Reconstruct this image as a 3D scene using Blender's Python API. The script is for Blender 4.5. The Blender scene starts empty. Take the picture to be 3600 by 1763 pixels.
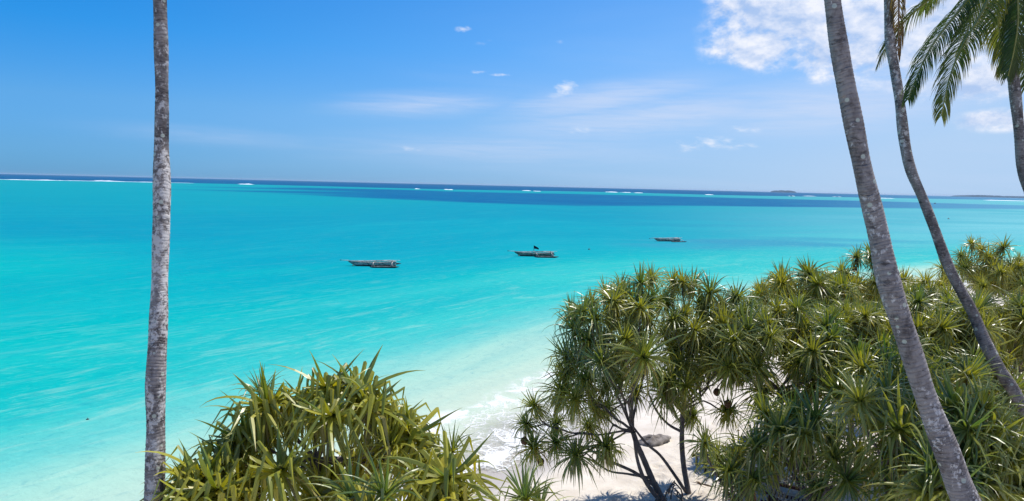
import bpy, math, random
import numpy as np
from mathutils import Vector, Matrix, Quaternion

rad = math.radians
scene = bpy.context.scene
COL = scene.collection

# ------------------------------------------------------------------ camera, light, exposure
CAM_H = 9.5
cam_data = bpy.data.cameras.new('camera')
cam = bpy.data.objects.new('camera', cam_data)
COL.objects.link(cam)
scene.camera = cam
cam_data.sensor_width = 36.0
cam_data.lens = 683.0 / 1024.0 * 36.0
cam_data.clip_start = 0.1
cam_data.clip_end = 120000.0
cam.matrix_world = (Matrix.Translation((0, 0, CAM_H)) @ Matrix.Rotation(math.pi / 2 - math.atan(64.9 / 683.0), 4, 'X')
                    @ Matrix.Rotation(rad(1.35), 4, 'Z'))
SUN_EL, SUN_AZ = rad(60), rad(50)          # azimuth clockwise from +Y
SUN_DIR = Vector((math.sin(SUN_AZ) * math.cos(SUN_EL), math.cos(SUN_AZ) * math.cos(SUN_EL), math.sin(SUN_EL)))
sun_data = bpy.data.lights.new('sun', 'SUN')
sun_data.energy = 5.0
sun_data.angle = rad(0.53)
sun_data.color = (1.0, 0.955, 0.89)
sun = bpy.data.objects.new('sun', sun_data)
sun.rotation_euler = SUN_DIR.to_track_quat('Z', 'Y').to_euler()
sun.location = (20, 0, 60)
COL.objects.link(sun)
scene.view_settings.view_transform = 'Standard'
scene.view_settings.look = 'None'
scene.view_settings.exposure = 0.07
scene.view_settings.gamma = 1.0
scene.view_settings.use_curve_mapping = False
scene.render.engine = 'CYCLES'
scene.cycles.max_bounces = 8
scene.cycles.diffuse_bounces = 3
scene.cycles.transparent_max_bounces = 16
scene.cycles.use_denoising = True


# ------------------------------------------------------------------ node helpers
class V:
    """a float socket with arithmetic"""
    def __init__(s, nt, sock): s.nt, s.s = nt, sock
    def _m(s, op, *a, clamp=False):
        n = s.nt.nodes.new('ShaderNodeMath'); n.operation = op; n.use_clamp = clamp
        for i, q in enumerate((s,) + a):
            if isinstance(q, V): s.nt.links.new(q.s, n.inputs[i])
            else: n.inputs[i].default_value = q
        return V(s.nt, n.outputs[0])
    def __add__(s, o): return s._m('ADD', o)
    __radd__ = __add__
    def __sub__(s, o): return s._m('SUBTRACT', o)
    def __rsub__(s, o): return (s * -1.0) + o
    def __mul__(s, o): return s._m('MULTIPLY', o)
    __rmul__ = __mul__
    def __truediv__(s, o): return s._m('DIVIDE', o)
    def pow(s, o): return s._m('POWER', o)
    def clamp(s): return s._m('ADD', 0.0, clamp=True)
    def sqrt(s): return s._m('SQRT')
    def max(s, o): return s._m('MAXIMUM', o)
    def min(s, o): return s._m('MINIMUM', o)
    def step(s, lo, hi):
        n = s.nt.nodes.new('ShaderNodeMapRange'); n.interpolation_type = 'SMOOTHSTEP'
        s.nt.links.new(s.s, n.inputs[0]); n.inputs[1].default_value = lo; n.inputs[2].default_value = hi
        return V(s.nt, n.outputs[0])


class NT:
    def __init__(s, nt): s.nt = nt
    def new(s, t): return s.nt.nodes.new(t)
    def link(s, a, b): s.nt.links.new(a.s if isinstance(a, V) else a, b)
    def noise(s, vec, scale, detail=4, rough=0.55, dist=0.0, out='Fac', lac=2.0):
        n = s.new('ShaderNodeTexNoise'); n.inputs['Scale'].default_value = scale
        n.inputs['Detail'].default_value = detail; n.inputs['Roughness'].default_value = rough
        n.inputs['Distortion'].default_value = dist; n.inputs['Lacunarity'].default_value = lac
        if vec is not None: s.link(vec, n.inputs['Vector'])
        return V(s.nt, n.outputs[0]) if out == 'Fac' else n.outputs[1]
    def voronoi(s, vec, scale, feature='F1', rand=1.0):
        n = s.new('ShaderNodeTexVoronoi'); n.feature = feature; n.inputs['Scale'].default_value = scale
        n.inputs['Randomness'].default_value = rand
        s.link(vec, n.inputs['Vector'])
        return n
    def map(s, vec, scale=(1, 1, 1), loc=(0, 0, 0), rot=(0, 0, 0)):
        n = s.new('ShaderNodeMapping'); s.link(vec, n.inputs[0])
        n.inputs['Location'].default_value = loc; n.inputs['Rotation'].default_value = rot
        n.inputs['Scale'].default_value = scale
        return n.outputs[0]
    def sep(s, vec):
        n = s.new('ShaderNodeSeparateXYZ'); s.link(vec, n.inputs[0])
        return [V(s.nt, o) for o in n.outputs]
    def comb(s, *a):
        n = s.new('ShaderNodeCombineXYZ')
        for i, q in enumerate(a):
            if isinstance(q, V): s.link(q, n.inputs[i])
            else: n.inputs[i].default_value = q
        return n.outputs[0]
    def mix(s, f, a, b, mode='MIX'):
        n = s.new('ShaderNodeMix'); n.data_type = 'RGBA'; n.blend_type = mode
        for sock, q in ((n.inputs[0], f), (n.inputs[6], a), (n.inputs[7], b)):
            if isinstance(q, V): s.link(q, sock)
            elif isinstance(q, (int, float)): sock.default_value = q
            elif isinstance(q, (tuple, list)): sock.default_value = (*q[:3], 1)
            else: s.link(q, sock)
        return n.outputs[2]
    def ramp(s, f, stops, interp='LINEAR'):
        n = s.new('ShaderNodeValToRGB'); n.color_ramp.interpolation = interp
        e = n.color_ramp.elements
        while len(e) < len(stops): e.new(0.5)
        for el, (p, c) in zip(e, stops): el.position = p; el.color = (*c, 1)
        s.link(f, n.inputs[0]); return n.outputs[0]
    def attr(s, name, kind='Fac'):
        n = s.new('ShaderNodeAttribute'); n.attribute_name = name
        return V(s.nt, n.outputs['Fac']) if kind == 'Fac' else n.outputs['Color']
    def objrand(s): return V(s.nt, s.new('ShaderNodeObjectInfo').outputs['Random'])
    def coord(s, which='Object'): return s.new('ShaderNodeTexCoord').outputs[which]
    def pos(s): return s.new('ShaderNodeNewGeometry').outputs['Position']
    def bump(s, h, strength=0.5, dist=0.02):
        n = s.new('ShaderNodeBump'); n.inputs['Strength'].default_value = strength
        n.inputs['Distance'].default_value = dist; s.link(h, n.inputs['Height']); return n.outputs[0]


def srgb(r, g, b): return tuple((((c / 255) / 12.92) if c <= 10 else ((c / 255 + 0.055) / 1.055) ** 2.4) for c in (r, g, b))


def new_mat(name):
    m = bpy.data.materials.new(name); m.use_nodes = True
    k = NT(m.node_tree); b = m.node_tree.nodes['Principled BSDF']
    return m, k, b


def plain(name, col, rough=0.7, spec=0.4, var=0.25, scale=8.0, bump=0.3):
    m, k, b = new_mat(name)
    v = k.coord('Object'); n = k.noise(v, scale, 5, 0.6)
    dark = tuple(c * (1 - var) for c in col); lite = tuple(min(1, c * (1 + var)) for c in col)
    k.link(k.mix(n.step(0.3, 0.7), dark, lite), b.inputs['Base Color'])
    b.inputs['Roughness'].default_value = rough; b.inputs['Specular IOR Level'].default_value = spec
    k.link(k.bump(n, bump, 0.01), b.inputs['Normal'])
    return m


# ------------------------------------------------------------------ world: sky texture with clouds
world = bpy.data.worlds.new('World'); scene.world = world; world.use_nodes = True
k = NT(world.node_tree)
bg = world.node_tree.nodes['Background']; bg.inputs['Strength'].default_value = 0.125
sky = k.new('ShaderNodeTexSky'); sky.sky_type = 'NISHITA'; sky.sun_disc = False
sky.sun_elevation = SUN_EL; sky.sun_rotation = SUN_AZ
sky.altitude = 0; sky.air_density = 1.0; sky.dust_density = 0.2; sky.ozone_density = 3.0
d = k.coord('Generated')
sx, sy, sz = k.sep(d)
el = sz._m('ARCSINE') * (180 / math.pi)
az = sx._m('ARCTAN2', sy) * (180 / math.pi)
tint = k.ramp((el / 40.0).clamp(), [(0.0, (0.15, 0.45, 1.08)), (0.06, (0.19, 0.49, 0.99)), (0.14, (0.24, 0.58, 0.98)), (0.27, (0.095, 0.61, 1.08)),
                                    (0.42, (0.04, 0.60, 1.10)), (1.0, (0.12, 0.54, 1.12))])
base_sky = k.mix(1.0, sky.outputs[0], tint, 'MULTIPLY')
# thin high cloud veil, thicker towards the right-hand part of the coast
dome = k.comb(sx / (sz + 0.12), sy / (sz + 0.12), sz * 0.0)
veil = k.noise(k.map(dome, (0.16, 0.55, 1), rot=(0, 0, 0.25)), 1.0, 6, 0.6, 0.6)
veil2 = k.noise(k.map(dome, (0.6, 1.6, 1), rot=(0, 0, 0.25)), 1.3, 7, 0.62, 0.4)
side = (az * (1 / 70.0) + 0.52).clamp()
lowband = 1.0 - el.step(2.0, 24.0) * 0.72
haze_m = (side.pow(1.5) * 1.05 + 0.0) * lowband + side.pow(1.2) * (1.0 - el.step(0.0, 9.0)) * 0.45
veil_m = (veil.step(0.46, 0.80) * (0.02 + 0.9 * side.pow(1.6)) * 0.75 * (0.5 + veil2)).clamp() * 0.8
ds = k.comb(az / 9.0, el / 2.3, 0.0)


def wisp(u0, v0, ru, rv, slope):
    du = (az - u0) / ru
    dv = (el - v0 - (az - u0) * slope) / rv
    return (1.0 - (du * du + dv * dv).sqrt()).clamp()


wn = k.noise(k.map(ds, (0.5, 1.6, 1)), 1.0, 7, 0.65, 0.5)
wisps = None
for args in ((11.41, 5.86, 19, 2.4, 0.10), (24.37, 6.49, 16, 3.0, 0.07), (-7.43, 6.46, 11, 1.6, 0.06, 0.8),
             (-22.77, 3.11, 14, 1.2, -0.04, 0.45), (-1.19, 2.92, 24, 2.2, 0.01, 0.6), (30.7, 8.07, 13, 3.5, 0.12), (6.93, 7.11, 12, 2.0, 0.14)):
    w_ = wisp(*args[:5]) * (args[5] if len(args) > 5 else 1.0)
    wisps = w_ if wisps is None else wisps.max(w_)
wn3 = k.noise(k.map(ds, (1.6, 6.0, 1), rot=(0, 0, 0.15)), 1.0, 6, 0.65, 0.8)
wisp_m = (wisps * (wn * 0.9 + wn3 * 0.8 - 0.22)).step(0.0, 0.72) * 0.66
WHITE = tuple(c / 0.125 for c in srgb(228, 234, 249))
PALE = tuple(c / 0.125 for c in srgb(182, 208, 238))
c1 = k.mix((haze_m * 0.80).clamp() * 0.88, base_sky, PALE)
c1 = k.mix((veil_m * 0.75).clamp(), c1, tuple(c / 0.125 for c in srgb(196, 214, 243)))
c1 = k.mix(wisp_m, c1, tuple(c / 0.125 for c in srgb(205, 218, 243)))
# cumulus: soft ellipses in the sky broken up by noise
warp = k.noise(k.comb(az / 4.0, el / 2.6, 0.0), 1.0, 8, 0.60, 0.15)
warp_up = k.noise(k.comb((az + 0.5) / 4.0, (el + 0.55) / 2.6, 0.0), 1.0, 8, 0.60, 0.15)
fine = k.noise(k.comb(az / 1.1, el / 0.8, 2.0), 1.0, 7, 0.6)


def puff(u0, v0, ru, rv, gain=1.0):
    du = (az - u0) / ru; dv = (el - v0) / rv
    return (1.0 - (du * du + dv * dv).sqrt()) * gain


def cl_env(lst):
    e = None
    for a_ in lst:
        p_ = puff(*a_); e = p_ if e is None else e.max(p_)
    return e


env = cl_env(((19.75, 13.25, 5.6, 3.8), (18.93, 11.21, 4.6, 2.3), (23.6, 13.35, 7, 4), (25.15, 10.11, 7, 2.3), (28.92, 11.57, 8, 4.4),
             (31.85, 12.6, 7, 4), (32.8, 7.68, 4.5, 1.6, 0.8), (34.96, 5.18, 3.2, 0.9, 0.8),
             (62.0, 16.0, 14, 7), (110.0, 22.0, 18, 8), (-70.0, 20.0, 12, 5, 0.8),
             (-120.0, 14.0, 18, 6), (165.0, 18.0, 20, 9)))
small = cl_env(((-4.42, 12.41, 0.85, 0.42, 0.85), (4.21, 8.03, 1.25, 0.75, 1.1), (3.32, 7.39, 1.2, 0.5, 0.5),
             (-3.14, 9.14, 1.0, 0.22, 0.6), (-1.16, 8.96, 1.6, 0.2, 0.6), (-2.77, 11.48, 1.1, 0.4, 0.3), (3.36, 11.61, 0.8, 0.3, 0.3),
             (13.88, 3.5, 1.6, 0.7, 0.65), (15.95, 3.75, 2.4, 0.8, 0.7), (18.09, 3.53, 1.8, 0.5, 0.6), (5.22, 4.68, 1.6, 0.5, 0.55),
             (-8.45, 2.8, 1.5, 0.45, 0.55), (18.54, 4.84, 1.8, 0.5, 0.45)))
sn1 = k.noise(k.comb((az + el * 0.5) / 1.3, el / 0.55, 5.0), 1.0, 7, 0.62, 0.3)
sn2 = k.noise(k.comb(az / 1.3 + 0.12, el / 0.55 + 0.25, 5.0), 1.0, 5, 0.6, 0.3)
sdens = small * 1.1 + (sn1 - 0.55) * 2.6
smallm = sdens.step(0.0, 1.15) * small.step(0.0, 0.35) * 0.80
dens = env + (warp - 0.5) * 2.3 + (fine - 0.5) * 0.7
dens_up = env + (warp_up - 0.5) * 2.3 + (fine - 0.5) * 0.7
envg = env.step(-0.12, 0.3)
cum = dens.step(-0.06, 0.62) * envg
shade = (0.50 + (dens - dens_up) * 1.5 + (fine - 0.5) * 1.0).clamp()
cumcol = k.mix(shade, tuple(c / 0.125 for c in srgb(172, 197, 236)), tuple(c / 0.125 for c in srgb(243, 245, 253)))
c2 = k.mix((cum * 0.93).clamp(), c1, cumcol)
c3 = k.mix(smallm.clamp(), c2, tuple(c / 0.125 for c in srgb(232, 238, 250)))
k.link(c3, bg.inputs['Color'])


# ------------------------------------------------------------------ object helpers
def tag(o, label=None, cat=None, group=None, kind=None):
    if label: o['label'] = label
    if cat: o['category'] = cat
    if group: o['group'] = group
    if kind: o['kind'] = kind
    return o


def link(o, parent=None):
    COL.objects.link(o)
    if parent is not None: o.parent = parent
    return o


def empty(name, loc=(0, 0, 0), rz=0.0):
    o = bpy.data.objects.new(name, None); o.location = loc; o.rotation_euler = (0, 0, rz)
    o.empty_display_size = 0.3
    return link(o)


def mesh_from(name, verts, faces, mat, smooth=False, attrs=None):
    me = bpy.data.meshes.new(name)
    me.from_pydata([tuple(v) for v in verts], [], faces)
    if attrs:
        for an, vals in attrs.items():
            at_ = me.attributes.new(an, 'FLOAT', 'POINT')
            at_.data.foreach_set('value', np.asarray(vals, dtype=np.float32))
    if mat: me.materials.append(mat)
    if smooth: me.shade_smooth()
    me.update()
    return me


def obj(name, me, parent=None, loc=None):
    o = bpy.data.objects.new(name, me)
    if loc is not None: o.location = loc
    return link(o, parent)


class MB:
    def __init__(s): s.v, s.f, s.a = [], [], []
    def add(s, verts, faces, a=0.0):
        n = len(s.v); s.v += [tuple(q) for q in verts]; s.f += [tuple(i + n for i in f) for f in faces]
        s.a += (a if isinstance(a, list) else [a] * len(verts))
    def box(s, c, size, rot=None, a=0.0):
        x, y, z = (q / 2 for q in size)
        vs = [Vector((i * x, j * y, l * z)) for i in (-1, 1) for j in (-1, 1) for l in (-1, 1)]
        if rot is not None: vs = [rot @ v for v in vs]
        s.add([v + Vector(c) for v in vs], [(0, 1, 3, 2), (4, 6, 7, 5), (0, 4, 5, 1), (2, 3, 7, 6), (0, 2, 6, 4), (1, 5, 7, 3)], a)
    def beam(s, p, q, w, h, a=0.0):
        p, q = Vector(p), Vector(q); dd = q - p
        rot = dd.to_track_quat('X', 'Z').to_matrix()
        s.box((p + q) / 2, (dd.length, w, h), rot, a)
    def tube(s, pts, radii, n=8, cap=True, a=0.0, jit=0.0, rng=None):
        pts = [Vector(p) for p in pts]; rings = []
        up = Vector((0, 1, 0)) if abs((pts[1] - pts[0]).normalized().y) < 0.9 else Vector((1, 0, 0))
        base = len(s.v); vs = []
        for i, p in enumerate(pts):
            t = (pts[min(i + 1, len(pts) - 1)] - pts[max(i - 1, 0)]).normalized()
            u = t.cross(up).normalized(); w = u.cross(t); up = w.cross(t) * -1 if False else up
            for j in range(n):
                an = 2 * math.pi * j / n
                r = radii[i] * (1 + (rng.uniform(-jit, jit) if rng else 0))
                vs.append(p + u * (math.cos(an) * r) + w * (math.sin(an) * r))
        fs = [(i * n + j, i * n + (j + 1) % n, (i + 1) * n + (j + 1) % n, (i + 1) * n + j) for i in range(len(pts) - 1) for j in range(n)]
        if cap: fs += [tuple(range(n))[::-1], tuple((len(pts) - 1) * n + j for j in range(n))]
        aa = a
        if isinstance(a, list): aa = [a[i] for i in range(len(pts)) for j in range(n)]
        s.add(vs, fs, aa)
    def mesh(s, name, mat, smooth=False, attr='age'):
        return mesh_from(name, s.v, s.f, mat, smooth, {attr: s.a})
    def build(s, name, mat, parent=None, smooth=False, loc=None): return obj(name, s.mesh(name, mat, smooth), parent, loc)


def catmull(ctrl, per):
    """ctrl: list of tuples (any length); returns a smooth list"""
    c = np.array(ctrl, float); out = []
    c = np.vstack([2 * c[0] - c[1], c, 2 * c[-1] - c[-2]])
    for i in range(1, len(c) - 2):
        for t in np.linspace(0, 1, per, endpoint=False):
            p0, p1, p2, p3 = c[i - 1], c[i], c[i + 1], c[i + 2]
            out.append(0.5 * (2 * p1 + (p2 - p0) * t + (2 * p0 - 5 * p1 + 4 * p2 - p3) * t * t + (3 * p1 - p0 - 3 * p2 + p3) * t ** 3))
    out.append(c[-2]); return np.array(out)


# ------------------------------------------------------------------ terrain and sea
SHX = np.array([-3000, -300, -40, -13, -0.5, 7.0, 20, 40, 60, 100, 300, 1000, 6000, 30000], float)
SHY = np.array([-2200, -240, -28, 6.0, 22.5, 33.0, 48, 66, 80, 104, 200, 480, 2600, 9000], float)
_sx = np.concatenate([np.arange(-400, 600, 1.0), np.arange(600, 30000, 100.0), np.arange(-3000, -400, 50.0)])
_sy = np.interp(_sx, SHX, SHY)


def vnoise(x, y, seed=0):
    xi = np.floor(x).astype(np.int64); yi = np.floor(y).astype(np.int64)
    fx = x - xi; fy = y - yi; fx = fx * fx * (3 - 2 * fx); fy = fy * fy * (3 - 2 * fy)
    def h(a, b):
        n = (a * 374761393 + b * 668265263 + seed * 1442695041) & 0xffffffff
        n = ((n ^ (n >> 13)) * 1274126177) & 0xffffffff
        return ((n ^ (n >> 16)) & 0xffff) / 65535.0
    return (h(xi, yi) * (1 - fx) + h(xi + 1, yi) * fx) * (1 - fy) + (h(xi, yi + 1) * (1 - fx) + h(xi + 1, yi + 1) * fx) * fy


def fbm(x, y, oct_=4, seed=0):
    s, a, t = 0, 0.5, 0
    for i in range(oct_):
        s = s + a * vnoise(x * 2 ** i, y * 2 ** i, seed + i); t += a; a *= 0.5
    return s / t


def offshore(x, y):
    """signed distance to the waterline, positive out at sea (first-order near, exact enough far)"""
    x = np.asarray(x, float); y = np.asarray(y, float)
    ys = np.interp(x, SHX, SHY)
    sl = (np.interp(x + 2, SHX, SHY) - np.interp(x - 2, SHX, SHY)) / 4
    sl = np.where(np.abs(x) < 60, (np.interp(x + 6, SHX, SHY) - np.interp(x - 6, SHX, SHY)) / 12, sl)
    return (y - ys) / np.sqrt(1 + sl ** 2)


def sand_z(x, y):
    dd = -offshore(x, y) - 1.3
    dd = dd + (fbm(x * 0.12 + 5, y * 0.12, 3, 7) - 0.5) * 2.2 + (fbm(x * 0.5, y * 0.5, 2, 17) - 0.5) * 0.7
    z = np.where(dd > 0, 1.25 * (1 - np.exp(-dd * 0.085)), np.maximum(-4.0, dd * 0.055))
    z = z + np.where(dd > 5, (fbm(x * 0.25, y * 0.25, 3, 3) - 0.5) * 0.22 * np.clip((dd - 5) / 4, 0, 1), 0)
    return z


def axis_(parts):
    out = []
    for lo, hi, st in parts: out += list(np.arange(lo, hi, st))
    return np.array(out)


def grid_mesh(name, xs, ys, zf, mat, attrs_f=None, smooth=True):
    X, Y = np.meshgrid(xs, ys); nx, ny = len(xs), len(ys)
    Z = zf(X, Y)
    co = np.stack([X, Y, Z], -1).reshape(-1, 3).astype(np.float32)
    me = bpy.data.meshes.new(name)
    i = (np.arange(ny - 1)[:, None] * nx + np.arange(nx - 1)[None, :]).reshape(-1)
    quads = np.stack([i, i + 1, i + nx + 1, i + nx], -1).astype(np.int32)
    me.vertices.add(len(co)); me.vertices.foreach_set('co', co.reshape(-1))
    me.loops.add(quads.size); me.loops.foreach_set('vertex_index', quads.reshape(-1))
    me.polygons.add(len(quads)); me.polygons.foreach_set('loop_start', np.arange(0, quads.size, 4, dtype=np.int32))
    me.update(calc_edges=True)
    if attrs_f:
        for an, vals in attrs_f(X, Y).items():
            if vals.ndim == 3:
                a_ = me.attributes.new(an, 'FLOAT_COLOR', 'POINT')
                full = np.concatenate([vals, np.ones(vals.shape[:2] + (1,))], -1)
                a_.data.foreach_set('color', full.astype(np.float32).reshape(-1))
            else:
                a_ = me.attributes.new(an, 'FLOAT', 'POINT'); a_.data.foreach_set('value', vals.astype(np.float32).reshape(-1))
    me.materials.append(mat)
    if smooth: me.shade_smooth()
    return me


def grow_axis(start, end, first, rate):
    out, v, s_ = [], start, first
    while v < end: out.append(v); v += s_; s_ *= rate
    out.append(end); return out


# sand material: pale coral sand, damp band by the water, trampled relief
m_sand, k, b = new_mat('sand')
p = k.pos(); off = k.attr('off')
n1 = k.noise(p, 1.3, 6, 0.6); n2 = k.noise(p, 9.0, 5, 0.65); n3 = k.noise(p, 60.0, 3, 0.6)
wet = off + (k.noise(p, 0.35, 4, 0.6) - 0.5) * 3.0
col = k.mix(n1.step(0.3, 0.7), (0.60, 0.53, 0.44), (0.72, 0.655, 0.56))
col = k.mix((n2.step(0.52, 0.75) * 0.35), col, (0.50, 0.44, 0.365))
col = k.mix(wet.step(-2.2, -0.9), col, (0.47, 0.425, 0.375))
debris = k.voronoi(p, 2.3).outputs['Distance']
col = k.mix((1.0 - V(k.nt, debris).step(0.02, 0.07)) * off.step(-30.0, -4.0) * 0.5, col, (0.16, 0.12, 0.08))
k.link(col, b.inputs['Base Color'])
k.link(0.92 - wet.step(-2.4, -1.1) * 0.45, b.inputs['Roughness'])
b.inputs['Specular IOR Level'].default_value = 0.25
dry = 1.0 - wet.step(-6.0, -3.5)
vo = V(k.nt, k.voronoi(k.map(p, (1, 1, 0)), 3.1, 'SMOOTH_F1').outputs['Distance'])
k.link(k.bump((vo * 0.6 + n2 * 0.5) * dry + n3 * 0.06, 0.9, 0.10), b.inputs['Normal'])

# trodden dents near the trees
_r = np.random.RandomState(4)
DENTS = [(_r.uniform(-4, 16), _r.uniform(13, 42), _r.uniform(0.10, 0.2), _r.uniform(0.03, 0.075)) for _ in range(1500)]


def sand_h(X, Y):
    Z = sand_z(X, Y)
    xs, ys = X[0], Y[:, 0]
    for (cx, cy, r_, dp) in DENTS:
        i0, i1 = np.searchsorted(xs, [cx - 3 * r_, cx + 3 * r_]); j0, j1 = np.searchsorted(ys, [cy - 3 * r_, cy + 3 * r_])
        if i1 <= i0 or j1 <= j0 or offshore(cx, cy) > -5: continue
        gx = X[j0:j1, i0:i1] - cx; gy = Y[j0:j1, i0:i1] - cy
        q = (gx * gx + gy * gy) / (r_ * r_)
        Z[j0:j1, i0:i1] += dp * (-np.exp(-q) + 0.55 * np.exp(-(np.sqrt(q) - 1.5) ** 2 * 4))
    return Z


xs = sorted(set([-v for v in grow_axis(6, 22000, 0.8, 1.14)] + list(np.arange(-5.2, 18, 0.09)) + list(np.arange(18.2, 45, 0.5)) + grow_axis(45, 22000, 0.8, 1.12)))
ys = sorted(set([v for v in [-q for q in grow_axis(1, 6000, 1.0, 1.3)]] + list(np.arange(0, 13, 0.7)) + list(np.arange(13, 42, 0.1)) + grow_axis(42, 22000, 0.6, 1.07)))
sand = obj('sand_beach', grid_mesh('sand_beach', np.array(xs), np.array(ys), sand_h, m_sand, lambda X, Y: {'off': offshore(X, Y)}))
tag(sand, 'pale coral sand beach trodden with footprints, sloping under the sea', kind='structure')

# sea colour: how deep it is and what lies on its bed
WL = np.array([1.42, 1.43, 1.72])
RAMP_D = [0, 4.5, 9, 13, 20, 30, 60, 120, 300, 900]
RAMP_C = np.array([srgb(*c) for c in ((236, 234, 228), (214, 232, 226), (176, 227, 223), (124, 216, 220), (66, 206, 213), (6, 188, 203), (0, 168, 200), (0, 156, 195),
                                      (0, 162, 192), (0, 166, 192))]) / WL
NEAR_E = [(-180.22, 491.14, 0.0), (-141.22, 453.44, 0.0), (-103.07, 409.74, 0.0), (-20.38, 356.7, 0.0), (33.6, 343.5, 0.0), (97.19, 391.52, 0.0), (255.92, 476.35, 0.0), (414.96, 556.35, 0.0)]
FAR_E = [(-328.33, 895.03, 0.0), (-308.03, 989.24, 0.0), (-240.34, 955.44, 0.0), (-52.83, 919.72, 0.0), (96.16, 989.03, 0.0), (253.52, 1024.26, 0.0), (522.19, 973.34, 0.0), (672.31, 902.14, 0.0)]
REEF = [(-833.09, 1112.11, 0.0), (-707.98, 1249.32, 0.0), (-511.52, 1306.21, 0.0), (-107.24, 1177.9, 0.0), (22.52, 1332.44, 0.0), (214.01, 1519.09, 0.0), (399.41, 1399.8, 0.0), (624.62, 1542.55, 0.0), (1709.17, 2295.29, 0.0)]


def by_bearing(pts, a):
    pr = sorted((p_[0] / p_[1], p_[1]) for p_ in pts)
    return np.exp(np.interp(a, [q[0] for q in pr], [math.log(q[1]) for q in pr]))


def sstep(x, lo, hi):
    t = np.clip((x - lo) / (hi - lo), 0, 1); return t * t * (3 - 2 * t)


def mixc(c, c2, f): return c * (1 - f[..., None]) + np.array(c2)[None, None, :] * f[..., None]


def sea_attrs(X, Y):
    d_ = offshore(X, Y)
    Ys = np.maximum(Y, 1.0); a = X / Ys
    along = (X + 0.8 * Y) / 1.28
    wob = (fbm(along * 0.02, d_ * 0.10, 4, 11) - 0.5)
    dd = d_ * (1 + wob * 0.9) + wob * 3 * sstep(d_, 2, 8)
    c = np.stack([np.interp(dd, RAMP_D, RAMP_C[:, i]) for i in range(3)], -1)
    seadist = np.maximum(Y, 20)
    # the lagoon is paler to the right where the sand flat is shallow
    flat = sstep(a, 0.10, 0.85) * sstep(d_, 10, 50) * (0.82 + 0.5 * (fbm(X * 0.006, Y * 0.012, 4, 5) - 0.5))
    c = mixc(c, np.array(srgb(128, 206, 228)) / WL, np.clip(flat, 0, 1))
    # greener water along the left edge
    gl = sstep(-a, 0.3, 0.75) * sstep(d_, 10, 25) * (1 - sstep(Y, 60, 120)) * 0.7
    c = mixc(c, np.array(srgb(0, 196, 202)) / WL, gl)
    # seagrass patches, broad and faint
    sg = sstep(fbm(X * 0.012 + 3, Y * 0.028, 4, 21), 0.50, 0.72) * sstep(d_, 25, 60) * 0.35
    c = mixc(c, np.array(srgb(0, 162, 196)) / WL, sg)
    for (px_, py_, rx_, ry_, st) in SEAGRASS:
        q = np.sqrt(((X - px_) / rx_) ** 2 + ((Y - py_) / ry_) ** 2) + (fbm(X * 0.06, Y * 0.12, 4, 31) - 0.5) * 1.1
        c = mixc(c, np.array(srgb(62, 158, 200)) / WL, (1 - sstep(q, 0.3, 1.05)) * st)
    # the deep channel inside the reef
    jn = (fbm(X * 0.006, Y * 0.02, 4, 41) - 0.5)
    ne = by_bearing(NEAR_E, a); fe = by_bearing(FAR_E, a)
    band = sstep(Y, ne * (0.95 + 0.12 * jn), ne * (1.07 + 0.12 * jn)) * (1 - sstep(Y, fe * (0.88 + 0.3 * jn), fe * (1.06 + 0.3 * jn))) * (0.86 + 0.25 * fbm(X * 0.01, Y * 0.03, 4, 44))
    band = np.clip(band, 0, 1)
    band *= sstep(a + 0.35 * jn * 1.2, -0.52, -0.29)
    streak = sstep(fbm(X * 0.002, Y * 0.02, 3, 43), 0.42, 0.62) * 0.5
    band = band * np.where(a < -0.15, 1 - streak * (1 - sstep(a, -0.4, -0.15)), 1)
    bandc = np.array(srgb(0, 104, 172))[None, None] * (1 - sstep(a, 0.35, 0.8))[..., None] + np.array(srgb(88, 156, 205))[None, None] * sstep(a, 0.35, 0.8)[..., None]
    c = c * (1 - band[..., None]) + bandc / WL * band[..., None]
    # open ocean beyond the reef
    rf = by_bearing(REEF, a)
    deep = sstep(Y, rf * 0.97, rf * 1.04)
    dc = np.array(srgb(0, 92, 160))[None, None] * (1 - sstep(a, 0.3, 0.9))[..., None] + np.array(srgb(84, 150, 205))[None, None] * sstep(a, 0.3, 0.9)[..., None]
    c = c * (1 - deep[..., None]) + dc / WL * deep[..., None]
    # pale water over the reef crest
    crest = np.exp(-((np.log(Y.clip(1)) - np.log(rf)) / 0.05) ** 2) * sstep(fbm(X * 0.004, Y * 0.004, 3, 51), 0.35, 0.6) * 0.5 * sstep(a, -0.4, -0.2)
    c = mixc(c, np.array(srgb(70, 190, 215)) / WL, crest)
    return {'off': d_, 'tint': np.clip(c, 0.0, 0.9), 'along': along}


SEAGRASS = [((46.89, 126.37, 0.0)[0], (46.89, 126.37, 0.0)[1], 26, 12, 0.85), ((32.03, 116.07, 0.0)[0], (32.03, 116.07, 0.0)[1], 18, 7, 0.55), ((66.99, 139.37, 0.0)[0], (66.99, 139.37, 0.0)[1], 22, 8, 0.6)]

m_sea, k, b = new_mat('sea_water')
p = k.pos(); px, py, pz = k.sep(p); off = k.attr('off'); tintc = k.attr('tint', 'Color'); alg = k.attr('along')
uv = k.comb(alg, off, 0.0)
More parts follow.
